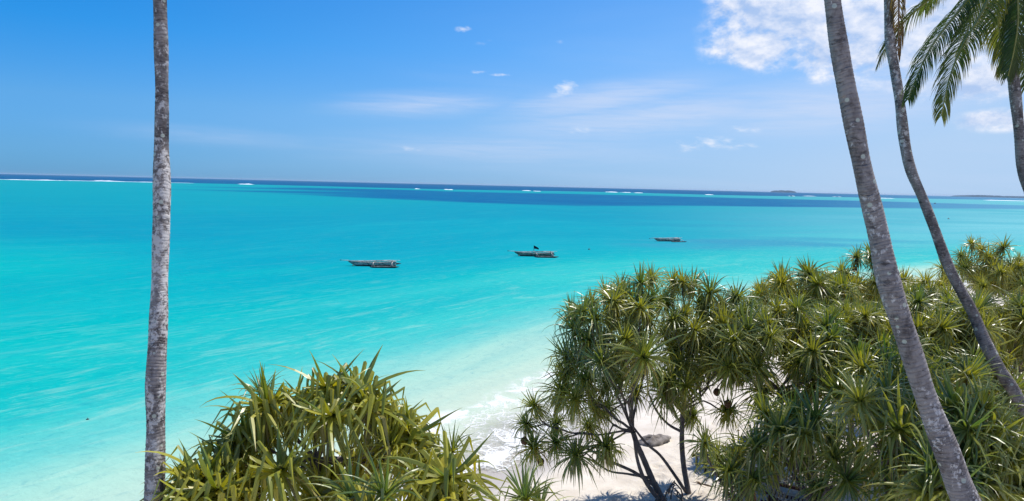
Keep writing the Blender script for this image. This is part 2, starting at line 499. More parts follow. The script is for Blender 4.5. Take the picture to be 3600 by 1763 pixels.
# stretched ripples and drifting suspended sand, all laid along the shore
st1 = k.noise(k.map(uv, (0.15, 0.62, 1), rot=(0, 0, 0.22)), 1.0, 10, 0.70, 1.1)
st2 = k.noise(k.map(uv, (1.0, 2.6, 1), rot=(0, 0, 0.15)), 1.0, 8, 0.72, 0.9)
st3 = k.noise(k.map(uv, (0.02, 0.14, 1)), 1.0, 5, 0.55, 0.6)
nearf = 1.0 - off.step(6.0, 46.0) * 0.9
c = k.mix((st1.step(0.48, 0.72) * (0.015 + 0.34 * nearf)).clamp(), tintc, (np.array(srgb(205, 238, 232)) / WL).tolist())
c = k.mix((st2.step(0.50, 0.74) * (0.05 + 0.20 * nearf + (px / py.max(1.0)).step(0.10, 0.6) * 0.30)).clamp(), c, (np.array(srgb(186, 234, 232)) / WL).tolist())
c = k.mix(((1.0 - st3.step(0.30, 0.56)) * (0.22 + 0.25 * nearf) * off.step(4.0, 9.0)).clamp(), c, (np.array(srgb(40, 186, 208)) / WL).tolist())
c = k.mix((((1.0 - st2.step(0.28, 0.5)) * 0.30) * off.step(3.0, 9.0)).clamp(), c, (np.array(srgb(0, 150, 190)) / WL).tolist())
# swash foam: lace near the waterline and one broken line further out
wav = k.noise(k.map(p, (0.16, 0.16, 1)), 1.0, 4, 0.5)
vo1 = V(k.nt, k.voronoi(k.mix(0.22, p, k.noise(p, 1.3, 4, 0.6, out='Color'), 'ADD'), 1.7, 'DISTANCE_TO_EDGE').outputs['Distance'])
vo2 = V(k.nt, k.voronoi(k.mix(0.3, p, k.noise(p, 2.3, 4, 0.6, out='Color'), 'ADD'), 4.5, 'DISTANCE_TO_EDGE').outputs['Distance'])
brk = k.noise(p, 0.9, 7, 0.7, 0.6)
front = off + (wav - 0.5) * 5.0
lace = (1.0 - vo1.step(0.01, 0.09)) * 0.7 + (1.0 - vo2.step(0.02, 0.12)) * 0.5
zone = front.step(-1.6, -0.2) * (1.0 - front.step(2.0, 5.6))
foam = (lace * zone * brk.step(0.34, 0.56) + (1.0 - (front - 0.6)._m('ABSOLUTE').step(0.0, 1.5)) * brk.step(0.38, 0.58) * 0.95
        + (1.0 - (front - 4.3)._m('ABSOLUTE').step(0.0, 0.9)) * brk.step(0.44, 0.58) * 0.9).clamp()
caps = k.noise(k.map(uv, (0.5, 1.6, 1)), 0.35, 8, 0.72)
foam2 = (foam + caps.step(0.735, 0.80) * off.step(6.0, 30.0) * 0.45).clamp()
c = k.mix(foam2, c, (0.80, 0.80, 0.78))
px, py, pz = k.sep(p)
w1 = k.noise(k.map(p, (1.0, 1.6, 1), rot=(0, 0, -0.5)), 1.1, 6, 0.65, 0.2)
w2 = k.noise(k.map(p, (0.12, 0.3, 1), rot=(0, 0, -0.4)), 1.0, 4, 0.55)
nrm = k.bump(w1 * 0.35 + w2 * 0.9 + foam2 * 0.1, 0.6, 0.35)
df = k.new('ShaderNodeBsdfDiffuse'); gl = k.new('ShaderNodeBsdfGlossy'); gm = k.new('ShaderNodeMixShader')
k.link(c, df.inputs['Color']); gl.inputs['Roughness'].default_value = 0.32
k.link(nrm, df.inputs['Normal']); k.link(nrm, gl.inputs['Normal'])
lw = k.new('ShaderNodeLayerWeight'); lw.inputs['Blend'].default_value = 0.25
k.link(0.012 + V(k.nt, lw.outputs['Facing']).pow(3.0) * 0.030, gm.inputs[0])
k.link(df.outputs[0], gm.inputs[1]); k.link(gl.outputs[0], gm.inputs[2])
m_sea.node_tree.nodes.remove(b)
tr = k.new('ShaderNodeBsdfTransparent'); mx = k.new('ShaderNodeMixShader')
k.link(tr.outputs[0], mx.inputs[1]); k.link(gm.outputs[0], mx.inputs[2])
wav3 = k.noise(k.map(p, (0.55, 0.55, 1)), 1.0, 4, 0.55)
edge_ = off + (wav - 0.5) * 3.0 + (wav3 - 0.5) * 1.4
opac = edge_.step(-0.9, 3.6).max(foam2 * 0.95) * edge_.step(-1.0, -0.55)
k.link(opac.clamp(), mx.inputs[0])
k.link(mx.outputs[0], m_sea.node_tree.nodes['Material Output'].inputs['Surface'])

xs = sorted(set([-v for v in grow_axis(0.35, 22000, 0.7, 1.045)] + grow_axis(0, 22000, 0.7, 1.04)))
ys = [-40, -20, -8] + grow_axis(0, 22000, 0.5, 1.018)
sea = obj('sea_water', grid_mesh('sea_water', np.array(xs), np.array(ys), lambda X, Y: X * 0 + 0.0, m_sea, sea_attrs))
tag(sea, 'turquoise lagoon water paling to milky white at the beach', kind='structure')


# ------------------------------------------------------------------ reef surf, far coast and islet
m_foam = plain('white_foam', (0.86, 0.88, 0.88), 0.9, 0.1, 0.08, 0.4, 0.5)


def surf_ridge(pts, width, height, seed, n=60):
    r = random.Random(seed); mb = MB(); c_ = catmull(pts, max(2, n // max(1, len(pts) - 1)))
    vs, fs = [], []
    env_ = 1.0
    for i, q in enumerate(c_):
        edge = math.sin(math.pi * min(1, max(0, i / (len(c_) - 1)))) ** 0.4
        env_ = max(0.25, min(1.3, env_ + r.uniform(-0.3, 0.3)))
        hh = height * edge * env_; ww = width * (0.5 + 0.5 * edge) * r.uniform(0.7, 1.2)
        for j, (dy, dz) in enumerate(((-1, -0.1), (-0.55, 0.45), (0, 1.0), (0.5, 0.5), (1, -0.1))):
            vs.append((q[0], q[1] + dy * ww + r.uniform(-.2, .2) * ww, 0.02 + dz * hh))
    for i in range(len(c_) - 1):
        for j in range(4): fs.append((i * 5 + j, i * 5 + j + 1, (i + 1) * 5 + j + 1, (i + 1) * 5 + j))
    mb.add(vs, fs); return mb


for i, (pts, w_, h_) in enumerate((
        ([(-897.8, 1073.05, 0.0), (-833.09, 1112.11, 0.0), (-787.28, 1139.76, 0.0), (-760.18, 1216.18, 0.0), (-701.26, 1253.59, 0.0), (-659.91, 1279.84, 0.0), (-607.53, 1299.6, 0.0)], 14, 2.0),
        ([(-824.55, 1350.73, 0.0), (-828.03, 1389.67, 0.0), (-802.76, 1391.55, 0.0)], 10, 2.6),
        ([(-529.14, 1321.68, 0.0), (-512.02, 1312.38, 0.0), (-495.14, 1303.22, 0.0)], 13, 3.0),
        ([(-120.03, 1185.38, 0.0), (-110.98, 1163.09, 0.0), (-102.82, 1166.79, 0.0)], 9, 2.2), ([(-170.7, 1188.95, 0.0), (-165.64, 1177.63, 0.0), (-159.64, 1171.45, 0.0)], 8, 1.6),
        ([(17.14, 1368.49, 0.0), (26.67, 1345.35, 0.0), (34.48, 1343.77, 0.0)], 9, 2.0), ([(37.24, 1302.85, 0.0), (43.92, 1275.97, 0.0), (52.32, 1299.88, 0.0)], 9, 1.8),
        ([(206.87, 1548.64, 0.0), (217.42, 1527.45, 0.0), (231.13, 1515.05, 0.0)], 10, 2.4), ([(243.85, 1568.5, 0.0), (250.36, 1538.2, 0.0), (266.41, 1553.32, 0.0)], 10, 2.2),
        ([(265.08, 1507.04, 0.0), (273.52, 1505.05, 0.0), (285.67, 1511.26, 0.0)], 9, 1.6),
        ([(400.29, 1432.2, 0.0), (408.13, 1430.41, 0.0), (415.96, 1428.62, 0.0)], 9, 2.0), ([(676.35, 1682.55, 0.0), (658.61, 1623.64, 0.0), (674.38, 1647.73, 0.0)], 9, 2.6),
        ([(776.55, 1838.56, 0.0), (793.94, 1847.82, 0.0), (812.87, 1841.85, 0.0)], 9, 1.7), ([(883.55, 1895.55, 0.0), (868.04, 1839.21, 0.0), (877.36, 1836.25, 0.0)], 9, 1.4),
        ([(894.19, 1681.43, 0.0), (911.13, 1676.49, 0.0), (943.96, 1704.87, 0.0)], 12, 1.8), ([(1297.1, 1885.76, 0.0), (1359.3, 1915.29, 0.0), (1446.07, 1919.22, 0.0)], 20, 2.2))):
    o = surf_ridge(pts, w_ * 1.3, h_ * 0.42, 100 + i, 90 if i == 0 else 14).build('surf', m_foam)
    tag(o, 'white surf breaking along the reef' if i == 0 else 'short white breaker on the reef line', kind='stuff')

m_far = plain('far_foliage_hazed', (0.030, 0.075, 0.11), 0.95, 0.1, 0.3, 0.02, 0.0)  # foliage tone with the blue of distance haze mixed into its colour
m_farsand = plain('far_beach', (0.55, 0.50, 0.42), 0.95, 0.1, 0.1, 0.02, 0.0)


def far_land(name, cx, cy, half, depth, height, seed, mat):
    rr = np.random.RandomState(seed); nx, ny = 90, 8; vs, fs = [], []
    for i in range(nx):
        u = i / (nx - 1) * 2 - 1
        prof = max(0.0, 1 - abs(u) ** 3.5) ** 0.5
        for j in range(ny):
            v_ = j / (ny - 1) * 2 - 1
            bump_ = 0.62 + 0.45 * float(fbm(np.array(u * 6 + seed), np.array(v_ * 2.0), 3, seed)) + rr.uniform(-0.05, 0.05)
            vs.append((cx + u * half, cy + v_ * depth * (0.4 + 0.6 * prof), -1 + (height + 1) * prof * max(0, 1 - abs(v_) ** 3) * bump_))
    for i in range(nx - 1):
        for j in range(ny - 1): fs.append((i * ny + j, (i + 1) * ny + j, (i + 1) * ny + j + 1, i * ny + j + 1))
    return obj(name, mesh_from(name, vs, fs, mat, True))


def place_far(px_pt): return px_pt


isl = far_land('islet', (5510.551, 14000.0, 9.099)[0], 14000, 250, 120, 46, 3, m_far)
tag(isl, 'low wooded islet on the horizon', kind='structure')
hl = far_land('headland', (9633.772, 13500.0, 12.497)[0], 13500, 1000, 200, 44, 9, m_far)
tag(hl, 'faint far headland at the end of the coast', kind='structure')
hl2 = far_land('headland', (9410.847, 11500.0, 40.351)[0], 11500, 900, 160, 40, 12, m_far)
tag(hl2, 'faint wooded coast running off past the headland', kind='structure')

# ------------------------------------------------------------------ haze
HAZE = True
if HAZE:
    mh = bpy.data.materials.new('haze'); mh.use_nodes = True; nt = mh.node_tree
    nt.nodes.remove(nt.nodes['Principled BSDF'])
    pv = nt.nodes.new('ShaderNodeVolumePrincipled'); pv.inputs['Color'].default_value = (0.70, 0.84, 1.0, 1)
    pv.inputs['Density'].default_value = 2.4e-5; pv.inputs['Anisotropy'].default_value = 0.0
    nt.links.new(pv.outputs[0], nt.nodes['Material Output'].inputs['Volume'])
    mb = MB(); mb.box((0, 7000, 9.0), (45000, 33000, 34))
    hz = mb.build('haze', mh); tag(hz, 'thin sea haze over the whole lagoon', kind='stuff')

# ------------------------------------------------------------------ coconut palms
m_bark, k, b = new_mat('palm_bark')
o_ = k.coord('Object'); ring = k.attr('age')
blot = k.noise(k.map(o_, (1, 1, 0.6)), 2.6, 8, 0.72); grain = k.noise(k.map(o_, (9, 9, 40)), 1.0, 5, 0.65)
col = k.mix(blot.step(0.38, 0.60), (0.075, 0.064, 0.062), (0.27, 0.245, 0.235))
col = k.mix(grain.step(0.35, 0.75) * 0.55, col, (0.30, 0.255, 0.235))
col = k.mix(ring * 0.8, col, (0.045, 0.036, 0.040))
lich = k.noise(k.map(o_, (1, 1, 0.85)), 8.5, 9, 0.78, 0.2)
big = k.noise(o_, 0.42, 3, 0.5)
lk = k.attr('lichen')
col = k.mix(((lich + (big - 0.5) * 0.5 + (lk - 0.5) * 0.22).step(0.53, 0.60) * 0.75).clamp(), col, (0.60, 0.575, 0.56))
sp = V(k.nt, k.voronoi(o_, 4.2).outputs['Distance'])
col = k.mix((1.0 - (sp + (lich - 0.5) * 0.12).step(0.13, 0.17)) * 0.85, col, (0.44, 0.47, 0.40))
dk = k.noise(k.map(o_, (4, 4, 9)), 1.0, 6, 0.7)
col = k.mix(dk.step(0.55, 0.66) * 0.7, col, (0.022, 0.018, 0.02))
k.link(col, b.inputs['Base Color']); b.inputs['Roughness'].default_value = 0.9; b.inputs['Specular IOR Level'].default_value = 0.2
k.link(k.bump(grain * 0.5 + lich * 0.5, 0.7, 0.012), b.inputs['Normal'])

m_frond, k, b = new_mat('palm_frond')
ag = k.attr('age'); rn = k.objrand(); n = k.noise(k.coord('Object'), 2.2, 3, 0.5)
col = k.ramp(ag, [(0.0, (0.045, 0.095, 0.024)), (0.40, (0.12, 0.15, 0.026)), (0.75, (0.30, 0.25, 0.055)), (1.0, (0.20, 0.115, 0.055))])
col = k.mix(n.step(0.35, 0.7) * 0.4, col, (0.018, 0.050, 0.024))
k.link(col, b.inputs['Base Color']); b.inputs['Roughness'].default_value = 0.42; b.inputs['Specular IOR Level'].default_value = 0.45
tl = k.new('ShaderNodeBsdfTranslucent'); k.link(k.mix(1.0, col, (1.5, 1.5, 0.6), 'MULTIPLY'), tl.inputs[0])
mx = k.new('ShaderNodeMixShader'); mx.inputs[0].default_value = 0.42
k.link(b.outputs[0], mx.inputs[1]); k.link(tl.outputs[0], mx.inputs[2])
k.link(mx.outputs[0], m_frond.node_tree.nodes['Material Output'].inputs['Surface'])
m_rachis = plain('frond_stalk', (0.20, 0.21, 0.06), 0.5, 0.4, 0.2, 6)
m_deadfrond = plain('dead_frond', (0.21, 0.13, 0.08), 0.85, 0.2, 0.35, 5)


def palm_trunk(ctrl, parent, seed, lich_top=0.4, lich_bot=0.5, step=0.055, nside=20):
    """ctrl: (x, y, z, radius) from the ground up; leaf scars are real steps in the mesh"""
    rng = random.Random(seed)
    c_ = catmull(ctrl, 24); seg = np.linalg.norm(np.diff(c_[:, :3], axis=0), axis=1); L = np.concatenate([[0], np.cumsum(seg)])
    tot = L[-1]; s_ = 0.0; mb = MB(); verts, faces, age, lic = [], [], [], []
    rings = []
    while s_ < tot:
        st = step * rng.uniform(0.5, 1.6)
        for f, k_, a_ in ((0.0, 0.965, 0.9), (0.22, 0.998, 0.15), (0.62, 0.985, 0.0), (0.93, 0.968, 0.3)):
            if s_ + f * st < tot: rings.append((s_ + f * st, k_, a_))
        s_ += st
    tilt = 0.0
    for (s1, k_, a_) in rings:
        q = [np.interp(s1, L, c_[:, i]) for i in range(4)]
        q2 = [np.interp(min(s1 + 0.05, tot), L, c_[:, i]) for i in range(3)]; q0 = [np.interp(max(s1 - 0.05, 0), L, c_[:, i]) for i in range(3)]
        t = (Vector(q2) - Vector(q0)).normalized(); u = t.cross(Vector((0, 1, 0))).normalized(); w = u.cross(t)
        bulge = 0.955 + 0.05 * math.sin(s1 * 2.1 + seed) + 0.03 * math.sin(s1 * 5.3 + seed * 2)
        ph = s1 * 0.9
        for j in range(nside):
            an = 2 * math.pi * j / nside
            r = q[3] * k_ * bulge * (1 + 0.035 * math.sin(2 * an + ph) + rng.uniform(-0.012, 0.012))
            off_ = t * (0.012 * math.sin(an * 2 + ph * 3) + rng.uniform(-0.004, 0.004))
            verts.append(Vector(q[:3]) + u * (math.cos(an) * r) + w * (math.sin(an) * r) + off_)
            age.append(a_ * rng.uniform(0.1, 1.0)); lic.append(lich_bot + (lich_top - lich_bot) * s1 / tot)
    nr = len(rings)
    faces = [(i * nside + j, i * nside + (j + 1) % nside, (i + 1) * nside + (j + 1) % nside, (i + 1) * nside + j) for i in range(nr - 1) for j in range(nside)]
    faces.append(tuple((nr - 1) * nside + j for j in range(nside)))
    base = Vector(parent.location)
    me = mesh_from('trunk', [v - base for v in verts], faces, m_bark, True, {'age': age, 'lichen': lic})
    return obj('trunk', me, parent)


def frond(parent, ctrl, seed, leaf=0.95, age0=0.1, droop=0.6, n=96, dead=False, start=0.22, wid=0.028, stalk=True):
    """one pinnate palm leaf; ctrl = rachis points from the crown outwards (world space)"""
    rng = random.Random(seed); c_ = catmull(ctrl, 10)[:, :3]; base = Vector(parent.location)
    seg = np.linalg.norm(np.diff(c_, axis=0), axis=1); L = np.concatenate([[0], np.cumsum(seg)]); tot = L[-1]
    P_ = lambda s1: Vector([np.interp(s1, L, c_[:, i]) for i in range(3)])
    mb = MB(); NN = 14
    rp = [P_(tot * i / NN) - base for i in range(NN + 1)]
    mb.tube(rp, [0.045 * (1 - 0.85 * i / NN) + 0.004 for i in range(NN + 1)], 5)
    ro = mb.build('frond_stalk', m_deadfrond if dead else m_rachis, None, True)
    lv = MB()
    for i in range(n):
        s1 = start + (1 - start) * (i + 0.5) / n
        p0 = P_(tot * s1); t = (P_(min(tot, tot * s1 + 0.1)) - P_(tot * s1 - 0.1)).normalized()
        side0 = t.cross(Vector((0, 0, 1)))
        if side0.length < 0.15: side0 = t.cross(Vector((0, 1, 0)))
        side0.normalize(); upv = side0.cross(t).normalized()
        env_ = math.sin(math.pi * min(1, 0.16 + 0.80 * (s1 - start) / (1 - start))) ** 0.55
        for sg in (-1, 1):
            if rng.random() < (0.25 if dead else 0.04): continue
            ll = leaf * env_ * rng.uniform(0.85, 1.1)
            fwd = 0.55 + 0.75 * ((s1 - start) / (1 - start)) ** 2 + rng.uniform(-0.08, 0.08)
            dr = (side0 * sg + t * fwd + upv * rng.uniform(0.05, 0.3)).normalized()
            pts = [p0]; cur = p0.copy(); v_ = dr.copy(); ns = 4
            dp = droop * rng.uniform(0.7, 1.35) * (2.2 if dead else 1)
            for q in range(ns):
                v_ = (v_ + Vector((0, 0, -1)) * dp * (0.16 + 0.26 * q)).normalized()
                cur = cur + v_ * (ll / ns); pts.append(cur)
            vs, fs, aa = [], [], []
            hw = wid * 0.5 * rng.uniform(0.8, 1.15)
            ws = [0.5, 1.0, 0.95, 0.6, 0.06]
            aj = min(1, max(0, age0 + rng.uniform(-0.12, 0.12) + 0.25 * max(0, (s1 - 0.7))))
            for q, pp in enumerate(pts):
                tt = (pts[min(q + 1, ns)] - pts[max(q - 1, 0)]).normalized()
                wv = tt.cross(upv).normalized() if abs(tt.dot(upv)) < 0.98 else tt.cross(side0).normalized()
                nn = wv.cross(tt)
                h_ = hw * ws[q]
                vs += [pp + wv * h_ + nn * h_ * 0.7 - base, pp - base, pp - wv * h_ + nn * h_ * 0.7 - base]
                aa += [min(1, aj + (0.5 if q == ns else (0.15 if q == ns - 1 else 0)))] * 3
            for q in range(ns):
                a_ = q * 3; fs += [(a_, a_ + 1, a_ + 4, a_ + 3), (a_ + 1, a_ + 2, a_ + 5, a_ + 4)]
            lv.add(vs, fs, aa)
    fo = lv.build('frond', m_frond, parent)
    ro.parent = fo
    if dead: fo['label'] = 'dead brown frond hanging down the trunk'
    return fo


def crown(parent, top, seed, count, length, skip=(), low=85):
    """fronds radiating from the growing tip, arching up then over"""
    rng = random.Random(seed); top = Vector(top)
    for i in range(count):
        a = i * 2.39996 + seed
        if any(abs(((a - s0 + math.pi) % (2 * math.pi)) - math.pi) < w0 for s0, w0 in skip): continue
        e = rad(70 - low * (i / count)) + rng.uniform(-.1, .1)
        d2 = Vector((math.cos(a), math.sin(a), 0)); p = top.copy(); pts = [tuple(p)]; pitch = e; ln = length * rng.uniform(0.85, 1.1)
        for q in range(5):
            p = p + (d2 * math.cos(pitch) + Vector((0, 0, math.sin(pitch)))) * ln / 5; pts.append(tuple(p)); pitch -= rng.uniform(0.2, 0.38)
        frond(parent, pts, seed * 50 + i, 0.85, rng.uniform(0.0, 0.4), 0.6, 56)
    # the woven boss at the top of the trunk
    mb = MB(); mb.tube([top - Vector((0, 0, 0.5)) - Vector(parent.location), top - Vector(parent.location), top + Vector((0, 0, 0.5)) - Vector(parent.location)], [0.16, 0.2, 0.04], 10)
    mb.build('crown_shaft', m_rachis, parent, True)


def palm(ctrl, label, seed, **kw):
    x, y = ctrl[0][0], ctrl[0][1]
    root = empty('coconut_palm', (x, y, float(sand_z(np.array(x), np.array(y)))))
    tag(root, label, 'palm tree', 'coconut palms on the beach')
    palm_trunk(ctrl, root, seed, **kw)
    return root


def px_trunk(pts): return pts


P1 = [(-5.95, 10.6, 0.2, 0.24), (-5.9, 10.7, 1.2, 0.19), (*(-5.835, 10.8, 3.168), 0.178), (*(-5.845, 10.9, 4.158), 0.172), (*(-5.898, 11.1, 5.282), 0.166), (*(-5.935, 11.2, 6.024), 0.164), (*(-5.972, 11.4, 6.92), 0.158),
      (*(-6.061, 11.7, 8.08), 0.147), (*(-6.112, 11.9, 9.107), 0.142), (*(-6.198, 12.1, 9.978), 0.128), (*(-6.27, 12.3, 10.865), 0.120), (*(-6.364, 12.5, 11.769), 0.122),
      (*(-6.465, 12.7, 12.688), 0.120), (*(-6.568, 12.9, 13.799), 0.125), (*(-6.656, 13.1, 15.45), 0.12), (*(-6.64, 13.2, 17.396), 0.12)]
t1 = palm(P1, 'upright grey lichen-spotted coconut palm trunk standing apart from the leaning palms', 1, lich_top=0.62, lich_bot=0.80)
crown(t1, P1[-1][:3], 3, 16, 4.2)

P2 = [(8.6, 7.6, 0.6, 0.27), (*(8.772, 7.9, -8.657), 0.24), (*(7.809, 8.3, 0.157), 0.222), (*(7.27, 9.2, 3.812), 0.205), (*(6.646, 9.5, 5.117), 0.188), (*(6.399, 9.6, 5.758), 0.182), (*(6.075, 9.7, 6.566), 0.174), (*(5.799, 9.8, 7.38), 0.165),
      (*(5.522, 9.9, 8.198), 0.160), (*(5.334, 10.0, 9.014), 0.152), (*(5.125, 10.1, 9.84), 0.140), (*(4.947, 10.2, 10.668), 0.133), (*(4.777, 10.3, 11.499), 0.131),
      (*(4.644, 10.4, 12.338), 0.132), (*(4.549, 10.5, 13.224), 0.13), (*(4.491, 10.6, 14.113), 0.13)]
t2 = palm(P2, 'thick leaning grey coconut palm trunk with pale round lichen, the biggest of the palms', 2, lich_top=0.42, lich_bot=0.50)
TOP2 = Vector(P2[-1][:3])
crown(t2, TOP2, 5, 13, 3.6, skip=((math.pi, 1.0), (-0.3, 0.6), (-1.57, 0.9), (2.0, 0.5)), low=40)
frond(t2, [tuple(TOP2), (4.147, 10.7, 14.575), (4.057, 10.9, 13.939), (4.089, 11.0, 13.311), (4.138, 11.05, 12.832)], 71, 0.42, 0.2, 0.5, 40)
frond(t2, [tuple(TOP2), (4.516, 10.2, 14.011), (4.856, 10.6, 13.552), (5.198, 11.3, 13.284), (5.289, 11.5, 12.895)], 72, 0.5, 0.62, 0.6, 40)

P3 = [(15.0, 15.2, 0.6, 0.25), (*(14.88, 15.6, -0.591), 0.20), (*(13.423, 16.0, 2.703), 0.165), (*(12.509, 16.4, 4.594), 0.152), (*(12.149, 16.6, 5.242), 0.146), (*(11.858, 16.8, 5.905), 0.145), (*(11.638, 17.0, 6.584), 0.142), (*(11.108, 17.2, 7.627), 0.134),
      (*(10.733, 17.4, 8.689), 0.126), (*(10.515, 17.6, 9.405), 0.130), (*(10.266, 17.8, 10.128), 0.133), (*(10.157, 18.0, 10.864), 0.129), (*(10.05, 18.2, 11.981), 0.128), (*(9.986, 18.4, 12.741), 0.132),
      (*(9.86, 18.5, 13.49), 0.13), (*(9.785, 18.6, 14.61), 0.12), (*(9.738, 18.7, 15.915), 0.12), (*(9.727, 18.8, 16.965), 0.12)]
t3 = palm(P3, 'thin curving dark coconut palm trunk behind the biggest palm, brown frond hanging down it', 3, lich_top=0.36, lich_bot=0.46)
TOP3 = Vector(P3[-1][:3])
crown(t3, TOP3, 8, 13, 3.8, skip=((-1.57, 1.0), (math.pi, 0.9), (0.0, 0.8)), low=45)
frond(t3, [(9.739, 18.7, 16.422), (9.865, 18.5, 15.726), (9.931, 18.4, 14.814), (9.996, 18.4, 13.798), (10.033, 18.4, 13.158)], 73, 0.75, 0.97, 1.4, 60, dead=True, start=0.15)

P4 = [(17.6, 14.6, 0.6, 0.25), (*(14.663, 15.2, 4.512), 0.19), (*(13.173, 15.8, 7.149), 0.165), (*(12.447, 16.4, 9.473), 0.142), (*(12.281, 16.6, 10.149), 0.138), (*(12.219, 16.7, 10.831), 0.132), (*(12.151, 16.8, 11.516), 0.128), (*(12.085, 16.9, 12.207), 0.126),
      (*(11.995, 17.0, 13.061), 0.118), (*(11.937, 17.1, 14.265), 0.120), (*(11.87, 17.1, 14.733), 0.14), (*(11.827, 17.1, 15.06), 0.15)]
t4 = palm(P4, 'coconut palm at the right edge with long green fronds fanning from its low crown', 4, lich_top=0.30, lich_bot=0.40)
T4 = P4[-1][:3]
F4 = [
    ([T4, (11.388, 17.5, 15.317), (10.773, 18.1, 14.7), (10.284, 18.6, 14.107), (10.013, 18.9, 13.541), (9.835, 19.0, 13.025)], 0.95, 0.15),
    ([T4, (11.026, 16.7, 14.598), (10.326, 16.5, 13.797), (9.682, 16.3, 13.009), (9.31, 16.2, 12.254), (9.088, 16.1, 11.688)], 0.95, 0.12),
    ([T4, (11.019, 16.3, 14.437), (10.473, 15.9, 13.609), (9.914, 15.6, 12.83), (9.626, 15.5, 12.065), (9.524, 15.5, 11.273)], 1.0, 0.30),
    ([T4, (12.085, 17.6, 14.69), (12.232, 17.9, 14.037), (12.466, 18.0, 13.366), (12.577, 18.0, 12.713)], 0.95, 0.42),
    ([T4, (11.915, 16.9, 14.491), (11.89, 16.7, 13.697), (11.86, 16.7, 13.0), (11.844, 16.8, 12.407)], 0.9, 0.05),
    ([T4, (12.463, 17.2, 14.634), (12.962, 17.3, 14.055), (13.249, 17.3, 13.389), (13.493, 17.3, 12.426)], 0.95, 0.25),
    ([T4, (12.804, 17.9, 14.987), (13.504, 18.4, 14.287), (13.618, 18.5, 13.337), (13.548, 18.5, 12.4)], 0.95, 0.2),
    ([T4, (11.945, 18.0, 15.733), (11.82, 18.9, 15.771), (11.652, 19.6, 15.293), (11.575, 20.0, 14.743)], 0.95, 0.25),
    ([T4, (12.285, 18.2, 15.212), (12.267, 18.8, 14.771), (12.197, 19.0, 14.034), (12.089, 19.0, 13.397)], 0.95, 0.5),
    ([T4, (12.206, 16.6, 15.05), (12.847, 16.2, 14.716), (13.351, 15.9, 13.982), (13.721, 15.8, 12.869)], 0.95, 0.2),
    ([T4, (12.604, 17.4, 16.021), (13.719, 17.8, 16.67), (14.906, 18.0, 16.532), (15.743, 18.0, 15.82)], 0.95, 0.2),
    ([T4, (11.349, 17.0, 15.964), (10.46, 16.8, 16.437), (9.523, 16.6, 16.336), (8.883, 16.4, 15.623)], 0.85, 0.1),
    ([T4, (11.861, 17.2, 16.397), (12.037, 17.3, 17.365), (12.392, 17.4, 18.224), (13.024, 17.5, 18.747)], 0.9, 0.05),
]
for i, (pts, lf, ag_) in enumerate(F4): frond(t4, pts, 200 + i, lf * 0.84, ag_ + 0.02, 0.85, 120, wid=0.025)
mb = MB(); tv = Vector(T4) - t4.location
mb.tube([tv - Vector((0, 0, .3)), tv, tv + Vector((0.05, 0, .5))], [0.15, 0.2, 0.05], 10); mb.build('crown_shaft', m_rachis, t4, True)

# ------------------------------------------------------------------ screw pines
m_leaf, k, b = new_mat('screw_pine_leaf')
ag = k.attr('age'); rn = k.objrand(); nn = k.noise(k.pos(), 0.5, 3, 0.5); n2 = k.noise(k.coord('Object'), 5.0, 3, 0.5)
colA = k.ramp(ag, [(0.0, (0.085, 0.17, 0.050)), (0.30, (0.19, 0.24, 0.038)), (0.62, (0.30, 0.30, 0.040)), (0.80, (0.42, 0.34, 0.07)), (1.0, (0.19, 0.135, 0.08))])
colB = k.mix(rn.step(0.25, 0.9) * 0.6, colA, (0.040, 0.11, 0.052))
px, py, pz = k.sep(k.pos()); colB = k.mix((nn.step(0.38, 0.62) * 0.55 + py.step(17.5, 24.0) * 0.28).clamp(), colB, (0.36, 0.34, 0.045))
k.link(colB, b.inputs['Base Color']); b.inputs['Roughness'].default_value = 0.37; b.inputs['Specular IOR Level'].default_value = 1.0
k.link(k.bump(n2, 0.25, 0.01), b.inputs['Normal'])
tl = k.new('ShaderNodeBsdfTranslucent'); k.link(k.mix(1.0, colB, (1.7, 1.55, 0.5), 'MULTIPLY'), tl.inputs[0])
mx = k.new('ShaderNodeMixShader'); mx.inputs[0].default_value = 0.33
k.link(b.outputs[0], mx.inputs[1]); k.link(tl.outputs[0], mx.inputs[2])
k.link(mx.outputs[0], m_leaf.node_tree.nodes['Material Output'].inputs['Surface'])

m_leafy, k, b = new_mat('screw_pine_leaf_olive')
ag = k.attr('age'); rn = k.objrand(); n2 = k.noise(k.coord('Object'), 6.0, 4, 0.6)
colA = k.ramp(ag, [(0.0, (0.10, 0.17, 0.040)), (0.22, (0.33, 0.34, 0.034)), (0.62, (0.47, 0.42, 0.045)), (0.82, (0.44, 0.36, 0.07)), (1.0, (0.24, 0.17, 0.10))])
colB = k.mix(rn.step(0.1, 0.9) * 0.55, colA, (0.11, 0.16, 0.03))
colB = k.mix(n2.step(0.55, 0.8) * 0.35, colB, (0.42, 0.38, 0.09))
k.link(colB, b.inputs['Base Color']); b.inputs['Roughness'].default_value = 0.38; b.inputs['Specular IOR Level'].default_value = 0.7
k.link(k.bump(n2, 0.25, 0.01), b.inputs['Normal'])
tl = k.new('ShaderNodeBsdfTranslucent'); k.link(k.mix(1.0, colB, (1.7, 1.5, 0.4), 'MULTIPLY'), tl.inputs[0])
mx = k.new('ShaderNodeMixShader'); mx.inputs[0].default_value = 0.32
k.link(b.outputs[0], mx.inputs[1]); k.link(tl.outputs[0], mx.inputs[2])
k.link(mx.outputs[0], m_leafy.node_tree.nodes['Material Output'].inputs['Surface'])

